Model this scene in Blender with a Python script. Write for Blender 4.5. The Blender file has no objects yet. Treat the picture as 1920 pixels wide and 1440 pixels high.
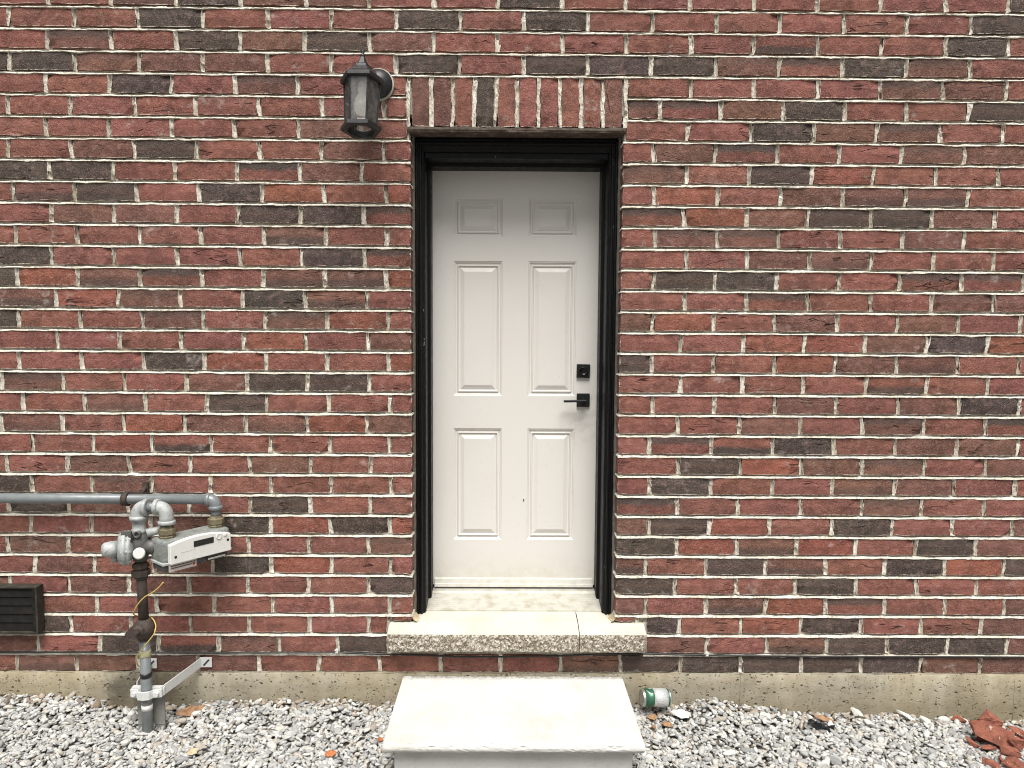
import bpy, bmesh, math, random
import numpy as np
from mathutils import Vector, Matrix

random.seed(7)
rng = np.random.default_rng(7)
SC = bpy.context.scene
COL = SC.collection
rad = math.radians

# ------------------------------------------------------------------ camera
FPX = 1313.8                     # focal length in pixels of the 1920 px wide photograph
CAM = np.array([-0.0332, -3.0072, 1.7948])
PITCH, YAW, ROLL = -0.069317, 0.0063855, 0.0056989
cp, sp, cyw, syw = math.cos(PITCH), math.sin(PITCH), math.cos(YAW), math.sin(YAW)
FWD = np.array([syw * cp, cyw * cp, sp])
_r = np.array([cyw, -syw, 0.0]); _u = np.cross(_r, FWD)
RGT = _r * math.cos(ROLL) + _u * math.sin(ROLL)
UPV = -_r * math.sin(ROLL) + _u * math.cos(ROLL)
cam_data = bpy.data.cameras.new("camera")
cam_data.sensor_fit = 'HORIZONTAL'; cam_data.sensor_width = 36.0
cam_data.lens = FPX / 1920 * 36.0
cam_data.clip_end = 500.0
cam_ob = bpy.data.objects.new("camera", cam_data)
M = Matrix.Identity(4)
for i in range(3):
    M[i][0] = RGT[i]; M[i][1] = UPV[i]; M[i][2] = -FWD[i]; M[i][3] = CAM[i]
cam_ob.matrix_world = M
COL.objects.link(cam_ob)
SC.camera = cam_ob

# ------------------------------------------------------------------ sky, sun, exposure
SUN_EL, SUN_AZ = 63.5, 3.0       # azimuth: degrees the sun stands to the right of straight behind the camera
world = bpy.data.worlds.new("World"); SC.world = world
world.use_nodes = True
wn = world.node_tree; wn.nodes.clear()
sky = wn.nodes.new("ShaderNodeTexSky"); sky.sky_type = 'NISHITA'; sky.sun_disc = False
sky.sun_elevation = rad(SUN_EL); sky.sun_rotation = rad(180 - SUN_AZ)
sky.air_density = 1.0; sky.dust_density = 4.0; sky.ozone_density = 1.0
hs = wn.nodes.new("ShaderNodeHueSaturation"); hs.inputs['Saturation'].default_value = 0.05
bg = wn.nodes.new("ShaderNodeBackground"); bg.inputs['Strength'].default_value = 0.056
wo = wn.nodes.new("ShaderNodeOutputWorld")
wn.links.new(sky.outputs[0], hs.inputs['Color']); wn.links.new(hs.outputs[0], bg.inputs['Color'])
wn.links.new(bg.outputs[0], wo.inputs['Surface'])
sun_d = bpy.data.lights.new("sun", 'SUN'); sun_d.energy = 2.7; sun_d.angle = rad(38)
sun_d.color = (1.0, 0.97, 0.925)
sun_o = bpy.data.objects.new("sun", sun_d); COL.objects.link(sun_o)
sv = Vector((math.sin(rad(SUN_AZ)) * math.cos(rad(SUN_EL)), -math.cos(rad(SUN_AZ)) * math.cos(rad(SUN_EL)), math.sin(rad(SUN_EL))))
sun_o.rotation_euler = sv.to_track_quat('Z', 'Y').to_euler(); sun_o.location = (0, -6, 8)
SC.view_settings.view_transform = 'Standard'; SC.view_settings.look = 'None'
SC.view_settings.exposure = 0.90; SC.view_settings.gamma = 1.0
SC.view_settings.use_curve_mapping = False
SC.cycles.max_bounces = 8
SC.cycles.pixel_filter_type = 'BLACKMAN_HARRIS'; SC.cycles.filter_width = 1.05

# ------------------------------------------------------------------ helpers
def ray(u, v):
    return FWD + RGT * (u - 960) / FPX + UPV * (720 - v) / FPX
def at(u, v, y):
    """world point on the plane y = const seen at a photograph pixel"""
    d = ray(u, v); t = (y - CAM[1]) / d[1]
    return CAM + d * t
def atz(u, v, z):
    d = ray(u, v); t = (z - CAM[2]) / d[2]
    return CAM + d * t
def project(P):
    d = np.asarray(P, float) - CAM
    z = d @ FWD
    return np.stack([960 + FPX * (d @ RGT) / z, 720 - FPX * (d @ UPV) / z], -1)

class MB:
    def __init__(self): self.v = []; self.f = []; self.s = []
    def add(self, vs, fs, smooth=False):
        b = len(self.v); self.v += [tuple(map(float, p)) for p in vs]
        for f in fs: self.f.append(tuple(i + b for i in f)); self.s.append(smooth)
        return self
    def box(self, c, size, rot=None):
        hx, hy, hz = [s / 2 for s in size]
        P = [(-hx,-hy,-hz),(hx,-hy,-hz),(hx,hy,-hz),(-hx,hy,-hz),(-hx,-hy,hz),(hx,-hy,hz),(hx,hy,hz),(-hx,hy,hz)]
        if rot is not None: P = [rot @ Vector(p) for p in P]
        P = [(p[0] + c[0], p[1] + c[1], p[2] + c[2]) for p in P]
        return self.add(P, [(3,2,1,0),(4,5,6,7),(0,1,5,4),(1,2,6,5),(2,3,7,6),(3,0,4,7)])
    def span(self, x0, x1, y0, y1, z0, z1):
        return self.box(((x0+x1)/2, (y0+y1)/2, (z0+z1)/2), (abs(x1-x0), abs(y1-y0), abs(z1-z0)))
    def tube(self, path, r, n=12, caps=True):
        path = [Vector(p) for p in path]
        rs = r if isinstance(r, (list, tuple)) else [r] * len(path)
        t0 = (path[1] - path[0]).normalized()
        a = Vector((0, 0, 1)) if abs(t0.z) < 0.9 else Vector((1, 0, 0))
        nrm = t0.cross(a).normalized()
        vs = []; pt = t0
        for i, p in enumerate(path):
            t = ((path[min(i+1, len(path)-1)] - path[max(i-1, 0)])).normalized()
            ax = pt.cross(t)
            if ax.length > 1e-6: nrm = Matrix.Rotation(pt.angle(t), 3, ax.normalized()) @ nrm
            pt = t; bn = t.cross(nrm).normalized()
            for k in range(n):
                an = 2 * math.pi * k / n
                vs.append(p + (nrm * math.cos(an) + bn * math.sin(an)) * rs[i])
        fs = [(i*n+k, i*n+(k+1) % n, (i+1)*n+(k+1) % n, (i+1)*n+k) for i in range(len(path)-1) for k in range(n)]
        self.add(vs, fs, n > 6)
        if caps:
            b = len(self.v) - len(vs)
            self.f.append(tuple(b + k for k in range(n))[::-1]); self.s.append(False)
            e = b + (len(path)-1) * n
            self.f.append(tuple(e + k for k in range(n))); self.s.append(False)
        return self
    def lathe(self, c, axis, prof, n=24, smooth=True):
        """prof: list of (distance along axis, radius)"""
        a = Vector(axis).normalized(); c = Vector(c)
        h = Vector((0, 0, 1)) if abs(a.z) < 0.9 else Vector((1, 0, 0))
        e1 = a.cross(h).normalized(); e2 = a.cross(e1)
        vs = []
        for (d, r) in prof:
            for k in range(n):
                an = 2 * math.pi * (k + .5) / n
                vs.append(c + a * d + (e1 * math.cos(an) + e2 * math.sin(an)) * r)
        m = len(prof)
        fs = [(i*n+k, i*n+(k+1) % n, (i+1)*n+(k+1) % n, (i+1)*n+k) for i in range(m-1) for k in range(n)]
        self.add(vs, fs, smooth)
        b = len(self.v) - len(vs)
        self.f.append(tuple(b+k for k in range(n))[::-1]); self.s.append(False)
        self.f.append(tuple(b+(m-1)*n+k for k in range(n))); self.s.append(False)
        return self
    def sweep(self, prof, frames, closed=True, smooth=False):
        """prof: 2D points; frames: list of (origin, e1, e2)"""
        n = len(prof); vs = []
        for (o, e1, e2) in frames:
            o, e1, e2 = Vector(o), Vector(e1), Vector(e2)
            vs += [o + e1 * a + e2 * b for a, b in prof]
        m = len(frames); rg = n if closed else n - 1
        fs = [(i*n+k, i*n+(k+1) % n, (i+1)*n+(k+1) % n, (i+1)*n+k) for i in range(m-1) for k in range(rg)]
        self.add(vs, fs, smooth)
        if closed:
            b = len(self.v) - len(vs)
            self.f.append(tuple(b+k for k in range(n))[::-1]); self.s.append(False)
            self.f.append(tuple(b+(m-1)*n+k for k in range(n))); self.s.append(False)
        return self
    def build(self, name, mat, parent=None, bevel=0.0, segs=2, normals=True):
        me = bpy.data.meshes.new(name)
        me.from_pydata(self.v, [], self.f)
        me.polygons.foreach_set("use_smooth", self.s)
        if normals or bevel:
            bm = bmesh.new(); bm.from_mesh(me)
            bmesh.ops.recalc_face_normals(bm, faces=bm.faces)
            if bevel:
                es = [e for e in bm.edges if len(e.link_faces) == 2 and e.calc_face_angle(0) > 0.6]
                bmesh.ops.bevel(bm, geom=es, offset=bevel, segments=segs, profile=0.5, affect='EDGES', clamp_overlap=True)
            bm.to_mesh(me); bm.free()
        me.materials.append(mat)
        o = bpy.data.objects.new(name, me); COL.objects.link(o)
        if parent is not None: attach(o, parent)
        return o
def attach(o, parent):
    o.parent = parent
    o.matrix_parent_inverse = parent_world(parent).inverted()
def parent_world(p):
    m = Matrix.Translation(p.location) @ p.rotation_euler.to_matrix().to_4x4()
    if p.parent is not None:
        m = parent_world(p.parent) @ p.matrix_parent_inverse @ m
    return m
def thing(name, label, cat, loc=(0, 0, 0), group=None):
    o = bpy.data.objects.new(name, None); o.location = loc; o.empty_display_size = 0.05
    COL.objects.link(o); return tag(o, label, cat, group)
def tag(o, label, cat, group=None):
    o["label"] = label; o["category"] = cat
    if group: o["group"] = group
    return o

# ------------------------------------------------------------------ materials
class NT:
    def __init__(self, name):
        self.m = bpy.data.materials.new(name); self.m.use_nodes = True
        self.t = self.m.node_tree; self.t.nodes.clear()
        self.out = self.t.nodes.new("ShaderNodeOutputMaterial")
        self.b = self.t.nodes.new("ShaderNodeBsdfPrincipled")
        self.t.links.new(self.b.outputs[0], self.out.inputs['Surface'])
        self._pos = None
    def n(self, kind, **kw):
        nd = self.t.nodes.new("ShaderNode" + kind)
        for k, v in kw.items():
            if k in nd.inputs: self.put(nd.inputs[k], v)
            else: setattr(nd, k, v)
        return nd
    def put(self, sock, v):
        if isinstance(v, bpy.types.NodeSocket): self.t.links.new(v, sock)
        else: sock.default_value = v
    def math(self, op, a, b=0.0, c=None, clamp=False):
        nd = self.t.nodes.new("ShaderNodeMath"); nd.operation = op; nd.use_clamp = clamp
        self.put(nd.inputs[0], a); self.put(nd.inputs[1], b)
        if c is not None: self.put(nd.inputs[2], c)
        return nd.outputs[0]
    def mix(self, fac, a, b, mode='MIX'):
        nd = self.t.nodes.new("ShaderNodeMix"); nd.data_type = 'RGBA'; nd.blend_type = mode
        self.put(nd.inputs[0], fac); self.put(nd.inputs[6], col(a)); self.put(nd.inputs[7], col(b))
        return nd.outputs[2]
    def ramp(self, fac, lo, hi, a=0.0, b=1.0):
        nd = self.t.nodes.new("ShaderNodeMapRange"); nd.interpolation_type = 'SMOOTHSTEP'
        self.put(nd.inputs[0], fac); self.put(nd.inputs[1], lo); self.put(nd.inputs[2], hi)
        self.put(nd.inputs[3], a); self.put(nd.inputs[4], b)
        return nd.outputs[0]
    def pos(self):
        if self._pos is None: self._pos = self.n("NewGeometry").outputs['Position']
        return self._pos
    def noise(self, scale, detail=3.0, rough=0.55, vec=None, stretch=None, dist=0.0):
        v = vec if vec is not None else self.pos()
        if stretch is not None:
            mp = self.t.nodes.new("ShaderNodeMapping"); self.put(mp.inputs['Vector'], v)
            mp.inputs['Scale'].default_value = stretch[:3]
            if len(stretch) > 3: mp.inputs['Rotation'].default_value = stretch[3]
            v = mp.outputs[0]
        nd = self.n("TexNoise"); self.put(nd.inputs['Vector'], v)
        nd.inputs['Scale'].default_value = scale; nd.inputs['Detail'].default_value = detail
        nd.inputs['Roughness'].default_value = rough; nd.inputs['Distortion'].default_value = dist
        return nd.outputs['Fac']
    def bump(self, h, strength, dist, prev=None):
        nd = self.n("Bump"); self.put(nd.inputs['Height'], h)
        nd.inputs['Strength'].default_value = strength; nd.inputs['Distance'].default_value = dist
        if prev is not None: self.put(nd.inputs['Normal'], prev)
        return nd.outputs[0]
    def done(self, base, rough=0.7, metal=0.0, normal=None, spec=None):
        self.put(self.b.inputs['Base Color'], col(base)); self.put(self.b.inputs['Roughness'], rough)
        self.put(self.b.inputs['Metallic'], metal)
        if normal is not None: self.put(self.b.inputs['Normal'], normal)
        if spec is not None: self.put(self.b.inputs['Specular IOR Level'], spec)
        return self.m
def col(c):
    return (*c, 1.0) if isinstance(c, tuple) and len(c) == 3 else c
def attr(N, name):
    return N.n("Attribute", attribute_name=name)

MORTAR = (0.76, 0.725, 0.645)
def mat_mortar():
    N = NT("mortar")
    a = N.noise(9, 3); b = N.noise(70, 4, 0.65); c = N.noise(350, 2)
    base = N.mix(N.ramp(a, .35, .7), MORTAR, (0.60, 0.55, 0.45))
    base = N.mix(N.ramp(b, .50, .66, 0, .9), base, (0.34, 0.30, 0.235))
    base = N.mix(N.ramp(c, .60, .72, 0, .8), base, (0.17, 0.14, 0.11))
    nrm = N.bump(N.noise(160, 4, .7), 0.9, .004)
    return N.done(base, .92, normal=nrm, spec=.2)
def mat_brick():
    N = NT("fired_brick")
    bl = attr(N, "bl").outputs['Vector']; half = attr(N, "half").outputs['Vector']
    tint = attr(N, "tint").outputs['Color']; burn = attr(N, "burn").outputs['Vector']
    s = N.n("SeparateXYZ"); N.put(s.inputs[0], bl)
    h = N.n("SeparateXYZ"); N.put(h.inputs[0], half)
    bn = N.n("SeparateXYZ"); N.put(bn.inputs[0], burn)
    P = N.n("CombineXYZ"); N.put(P.inputs[0], s.outputs[0]); N.put(P.inputs[1], s.outputs[1]); N.put(P.inputs[2], s.outputs[2]); P = P.outputs[0]
    big = N.noise(11, 3, .6, P); mid = N.noise(42, 4, .62, P); fine = N.noise(260, 3, .7, P)
    spk = N.noise(520, 2, .6, P)
    c = N.mix(N.ramp(big, .32, .70), N.mix(.35, tint, (0.0, 0.0, 0.0)), tint)
    c = N.mix(N.ramp(big, .40, .62, 0, .55), c, tint)
    pale = N.mix(.30, tint, (0.44, 0.26, 0.23))
    c = N.mix(N.ramp(mid, .48, .74, 0, .75), c, pale)
    c = N.mix(N.ramp(mid, .48, .28, 0, .35), c, (0.06, 0.038, 0.032))
    c = N.mix(N.ramp(fine, .53, .66, 0, .65), c, N.mix(.5, c, (0.52, 0.39, 0.35)))
    c = N.mix(N.ramp(fine, .46, .30, 0, .80), c, (0.035, 0.022, 0.020))
    # charred faces: burnt towards one edge
    zr = N.math('DIVIDE', s.outputs[1], h.outputs[1])
    wob = N.math('MULTIPLY_ADD', mid, 1.4, -0.7)
    top = N.ramp(N.math('ADD', zr, wob), -.15, .35)
    bot = N.ramp(N.math('ADD', N.math('MULTIPLY', zr, -1.0), wob), -.05, .45)
    char = N.math('MAXIMUM', N.math('MULTIPLY', top, bn.outputs[0]), N.math('MULTIPLY', bot, bn.outputs[1]))
    c = N.mix(char, c, N.mix(N.ramp(fine, .35, .7), (0.048, 0.038, 0.034), (0.12, 0.098, 0.086)))
    # drag marks: thin folds left by the mould
    def crease(scale, stretch, gate_lo):
        q = N.noise(scale, 1.5, .5, P, stretch)
        line = N.ramp(N.math('ABSOLUTE', N.math('SUBTRACT', q, .5)), .014, .003)
        gate = N.ramp(N.noise(13, 1, .5, P, (1, 1.6, 3.1)), gate_lo, gate_lo + .06)
        return N.math('MULTIPLY', N.math('MULTIPLY', line, gate), N.math('MINIMUM', h.outputs[2], 1.0))
    cr = N.math('MAXIMUM', crease(6, (.45, 3.0, 1.7, (0, 0, .35)), .56), crease(5, (.5, 3.3, 2.3, (0, 0, -.42)), .58))
    c = N.mix(N.math('MULTIPLY', cr, .5), c, (0.028, 0.012, 0.010))
    # mortar lapped over the arrises and dried smears
    ex = N.math('SUBTRACT', h.outputs[0], N.math('ABSOLUTE', s.outputs[0]))
    ez = N.math('SUBTRACT', h.outputs[1], N.math('ABSOLUTE', s.outputs[1]))
    lim = N.math('MULTIPLY_ADD', N.noise(60, 3, .7, P), .020, -.0085)
    lap = N.ramp(N.math('SUBTRACT', N.math('MINIMUM', ex, N.math('MULTIPLY', ez, 1.6)), lim), .0012, -.0012)
    flk = N.ramp(N.noise(95, 3, .75, P, (1, 2.2, 1, (0, 0, .6))), .70, .755)
    smr = N.math('MAXIMUM', N.math('MULTIPLY', lap, .85), N.math('MULTIPLY', flk, .6))
    bloom = N.math('MULTIPLY', N.ramp(N.noise(16, 3, .7, P), .56, .78), bn.outputs[2])
    c = N.mix(N.math('MULTIPLY', bloom, .5), c, (0.52, 0.46, 0.42))
    c = N.mix(smr, c, (0.60, 0.54, 0.44))
    hgt = N.math('ADD', N.math('MULTIPLY', fine, .5), N.math('ADD', mid, N.math('MULTIPLY', cr, -1.6)))
    hgt = N.math('ADD', hgt, N.math('MULTIPLY', smr, .4))
    nrm = N.bump(hgt, 1.0, .0075)
    return N.done(c, N.ramp(fine, .3, .7, .78, .95), normal=nrm, spec=.22)
def mat_concrete():
    N = NT("foundation_concrete")
    a = N.noise(2.2, 4, .6); b = N.noise(14, 5, .65); f = N.noise(220, 3, .7)
    base = N.mix(N.ramp(a, .35, .65), (0.35, 0.30, 0.205), (0.33, 0.30, 0.235))
    base = N.mix(N.ramp(b, .42, .68, 0, .5), base, (0.24, 0.20, 0.13))
    base = N.mix(N.ramp(f, .55, .75, 0, .35), base, (0.50, 0.45, 0.34))
    run = N.noise(7, 4, .65, None, (1, 1, .28))
    base = N.mix(N.ramp(run, .50, .68, 0, .55), base, (0.47, 0.43, 0.335))
    base = N.mix(N.ramp(run, .45, .30, 0, .5), base, (0.20, 0.17, 0.115))
    # soil stain where the grade was dug out beside the gas riser
    sp = N.n("SeparateXYZ"); N.put(sp.inputs[0], N.pos())
    wx = N.math('MULTIPLY_ADD', b, .22, -.11)
    X = N.math('ADD', sp.outputs[0], wx)
    st = N.math('MULTIPLY', N.ramp(X, -1.83, -1.74), N.ramp(X, -1.38, -1.52))
    base = N.mix(N.math('MULTIPLY', st, N.ramp(b, .25, .6, .45, .85)), base, (0.095, 0.082, 0.06))
    # soil splashed up from the stones
    low = N.math('ADD', sp.outputs[2], N.math('MULTIPLY_ADD', b, .10, -.05))
    base = N.mix(N.math('MULTIPLY', N.ramp(low, .225, .14), .45), base, (0.19, 0.155, 0.10))
    vor = N.n("TexVoronoi", feature='F1'); N.put(vor.inputs['Vector'], N.pos()); vor.inputs['Scale'].default_value = 38
    pick = N.ramp(N.noise(26, 1, .5), .50, .62)
    pit = N.math('MULTIPLY', N.ramp(vor.outputs['Distance'], .28, .12), pick)
    vor2 = N.n("TexVoronoi", feature='F1'); N.put(vor2.inputs['Vector'], N.pos()); vor2.inputs['Scale'].default_value = 95
    pit2 = N.math('MULTIPLY', N.ramp(vor2.outputs['Distance'], .30, .14), N.ramp(N.noise(60, 1, .5), .50, .60))
    pits = N.math('MAXIMUM', pit, pit2)
    base = N.mix(N.math('MULTIPLY', pits, .55), base, (0.10, 0.08, 0.05))
    h = N.math('ADD', N.math('MULTIPLY', pits, -2.2), N.math('ADD', b, N.math('MULTIPLY', f, .35)))
    return N.done(base, .93, normal=N.bump(h, .8, .007), spec=.2)
def mat_plain(name, base, rough=.6, metal=0.0, var=.25, vscale=40, dark=None, bump=.0, bscale=120, spec=None):
    N = NT(name)
    d = dark if dark is not None else tuple(x * .6 for x in base)
    c = N.mix(N.ramp(N.noise(vscale, 4, .6), .4, .72, 0, var * 2), base, d)
    r = N.ramp(N.noise(vscale * 2.3, 3), .3, .7, max(rough - .08, .05), min(rough + .1, 1))
    nrm = N.bump(N.noise(bscale, 3, .6), bump, .003) if bump else None
    return N.done(c, r, metal, nrm, spec)
def mat_step():
    N = NT("precast_concrete")
    a = N.noise(5, 4, .6); b = N.noise(55, 4, .7); s = N.noise(300, 2)
    base = N.mix(N.ramp(a, .4, .75, 0, .6), (0.56, 0.555, 0.53), (0.48, 0.47, 0.44))
    base = N.mix(N.ramp(b, .60, .78, 0, .5), base, (0.34, 0.32, 0.27))
    base = N.mix(N.ramp(s, .655, .72, 0, .7), base, (0.22, 0.20, 0.16))
    w = N.noise(3.5, 4, .6)
    crack = N.math('MULTIPLY', N.ramp(N.math('ABSOLUTE', N.math('SUBTRACT', w, .5)), .006, .001), N.ramp(N.noise(3, 1), .5, .6))
    base = N.mix(N.math('MULTIPLY', crack, .14), base, (0.28, 0.27, 0.20))
    grime = N.noise(3.1, 5, .75)
    base = N.mix(N.ramp(grime, .52, .70, 0, .35), base, (0.36, 0.34, 0.27))
    # moss and dirt caught at the back against the wall
    sp = N.n("SeparateXYZ"); N.put(sp.inputs[0], N.pos())
    moss = N.math('MULTIPLY', N.ramp(N.math('ADD', sp.outputs[1], N.math('MULTIPLY', b, .05)), -.035, .015), N.ramp(b, .38, .55))
    base = N.mix(N.math('MULTIPLY', moss, .8), base, (0.16, 0.15, 0.10))
    h = N.math('ADD', b, N.math('MULTIPLY', s, .4))
    return N.done(base, .9, normal=N.bump(h, .35, .003), spec=.25)
def mat_sill():
    N = NT("sawn_limestone")
    a = N.noise(4, 3); b = N.noise(60, 4, .7)
    base = N.mix(N.ramp(a, .35, .7), (0.56, 0.535, 0.47), (0.50, 0.465, 0.385))
    base = N.mix(N.ramp(b, .58, .75, 0, .35), base, (0.36, 0.31, 0.21))
    return N.done(base, .85, normal=N.bump(b, .25, .003), spec=.25)
def mat_rock_face():
    N = NT("pitched_limestone")
    b = N.noise(75, 4, .75); c = N.noise(190, 3, .7)
    base = N.mix(N.ramp(b, .44, .56), (0.29, 0.24, 0.18), (0.74, 0.69, 0.59))
    base = N.mix(N.ramp(c, .55, .68, 0, .8), base, (0.10, 0.07, 0.045))
    return N.done(base, .92, normal=N.bump(N.math('ADD', b, c), 1.0, .010), spec=.2)
def mat_gravel():
    N = NT("crushed_limestone")
    t = attr(N, "tint").outputs['Color']
    a = N.noise(90, 4, .65); f = N.noise(420, 3, .7)
    c = N.mix(N.ramp(a, .40, .68, 0, .5), t, N.mix(.55, t, (0.16, 0.15, 0.14)))
    c = N.mix(N.ramp(f, .52, .70, 0, .4), c, (0.72, 0.71, 0.67))
    return N.done(c, .93, normal=N.bump(N.math('ADD', a, f), .55, .004), spec=.2)
def mat_ground():
    N = NT("gravel_ground")
    v = N.n("TexVoronoi", feature='F1'); N.put(v.inputs['Vector'], N.pos()); v.inputs['Scale'].default_value = 42
    a = N.noise(30, 4, .6)
    gap = N.ramp(v.outputs['Distance'], .30, .62)
    sep = N.n("SeparateXYZ"); N.put(sep.inputs[0], v.outputs['Color'])
    st = N.mix(sep.outputs[0], (0.36, 0.36, 0.34), (0.60, 0.59, 0.56))
    c = N.mix(gap, st, (0.06, 0.055, 0.045))
    h = N.math('MULTIPLY', gap, -1.0)
    return N.done(N.mix(N.ramp(a, .4, .7, 0, .4), c, (0.20, 0.18, 0.15)), .95, normal=N.bump(h, 1.0, .012), spec=.2)
def mat_door():
    N = NT("door_paint")
    a = N.noise(1.6, 3); b = N.noise(26, 4, .65); s = N.noise(120, 2)
    base = N.mix(N.ramp(a, .4, .7), (0.685, 0.66, 0.62), (0.66, 0.63, 0.588))
    base = N.mix(N.ramp(b, .60, .78, 0, .22), base, (0.50, 0.47, 0.41))
    base = N.mix(N.ramp(s, .715, .735, 0, .6), base, (0.42, 0.38, 0.32))
    sp = N.n("SeparateXYZ"); N.put(sp.inputs[0], N.pos())
    splash = N.math('MULTIPLY', N.ramp(sp.outputs[2], .80, .58), N.ramp(b, .30, .66, .15, .75))
    base = N.mix(N.math('MULTIPLY', splash, .55), base, (0.50, 0.46, 0.34))
    dx = N.math('SUBTRACT', sp.outputs[0], .33); dz = N.math('SUBTRACT', sp.outputs[2], 1.40)
    dist = N.math('SQRT', N.math('ADD', N.math('MULTIPLY', dx, dx), N.math('MULTIPLY', dz, dz)))
    hand = N.math('MULTIPLY', N.ramp(dist, .17, .03), N.ramp(b, .40, .66))
    base = N.mix(N.math('MULTIPLY', hand, .4), base, (0.42, 0.39, 0.34))
    scuff = N.ramp(N.noise(30, 3, .7, None, (1, 1, .35)), .715, .75)
    base = N.mix(N.math('MULTIPLY', scuff, .22), base, (0.45, 0.43, 0.40))
    return N.done(base, N.ramp(b, .3, .7, .36, .52), normal=N.bump(N.math('ADD', N.noise(300, 2), N.math('MULTIPLY', a, 3.0)), .08, .003), spec=.4)
def mat_glass():
    N = NT("dusty_lantern_glass")
    tr = N.n("BsdfTransparent"); gl = N.n("BsdfGlossy"); gl.inputs['Roughness'].default_value = .08
    df = N.n("BsdfDiffuse"); df.inputs['Color'].default_value = (.84, .83, .79, 1)
    m1 = N.n("MixShader"); m2 = N.n("MixShader")
    N.put(m1.inputs[0], N.ramp(N.noise(28, 4, .65), .3, .75, .05, .16))
    N.t.links.new(tr.outputs[0], m1.inputs[1]); N.t.links.new(df.outputs[0], m1.inputs[2])
    fr = N.n("Fresnel"); fr.inputs['IOR'].default_value = 1.45
    N.put(m2.inputs[0], fr.outputs[0])
    N.t.links.new(m1.outputs[0], m2.inputs[1]); N.t.links.new(gl.outputs[0], m2.inputs[2])
    N.t.links.new(m2.outputs[0], N.out.inputs['Surface'])
    return N.m
def mat_leaf(name, base, dark):
    N = NT(name)
    a = N.noise(70, 4, .6)
    c = N.mix(N.ramp(a, .35, .7), base, dark)
    return N.done(c, .8, normal=N.bump(N.noise(160, 3), .4, .002), spec=.3)

def mat_black():
    N = NT("black_frame_paint")
    a = N.noise(30, 4, .6); ch = N.noise(46, 4, .7, None, (1, 1, .5))
    zone = N.ramp(N.noise(2.6, 2), .47, .62)
    c = N.mix(N.ramp(a, .4, .72, 0, .6), (0.0045, 0.0045, 0.005), (0.010, 0.0095, 0.009))
    chip = N.math('MULTIPLY', N.ramp(ch, .665, .69), zone)
    c = N.mix(N.math('MULTIPLY', chip, .8), c, (0.30, 0.29, 0.26))
    dust = N.ramp(N.noise(90, 3, .7), .55, .75, 0, .10)
    c = N.mix(dust, c, (0.16, 0.15, 0.13))
    return N.done(c, N.ramp(a, .3, .7, .36, .52), normal=N.bump(N.noise(60, 3), .10, .003), spec=.18)
def mat_rubble():
    N = NT("red_clay")
    a = N.noise(22, 4, .65); b = N.noise(120, 4, .7)
    c = N.mix(N.ramp(a, .38, .66), (0.30, 0.112, 0.074), (0.20, 0.076, 0.054))
    c = N.mix(N.ramp(b, .58, .72, 0, .6), c, (0.36, 0.20, 0.155))
    c = N.mix(N.ramp(b, .44, .30, 0, .7), c, (0.07, 0.03, 0.024))
    c = N.mix(N.ramp(N.noise(34, 3, .7), .64, .68, 0, .8), c, (0.50, 0.44, 0.35))
    return N.done(c, .95, normal=N.bump(N.math('ADD', a, b), .9, .006), spec=.2)
def mat_painted_iron(name, base, grime):
    N = NT(name)
    a = N.noise(24, 4, .65); b = N.noise(110, 4, .7)
    c = N.mix(N.ramp(a, .42, .66, 0, .75), base, grime)
    c = N.mix(N.ramp(b, .56, .70, 0, .6), c, tuple(x * .45 for x in grime))
    rust = N.math('MULTIPLY', N.ramp(N.noise(40, 4, .7), .60, .68), .6)
    c = N.mix(rust, c, (0.13, 0.085, 0.055))
    return N.done(c, N.ramp(b, .3, .7, .38, .62), .05, N.bump(N.math('ADD', a, b), .4, .004), .4)
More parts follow.
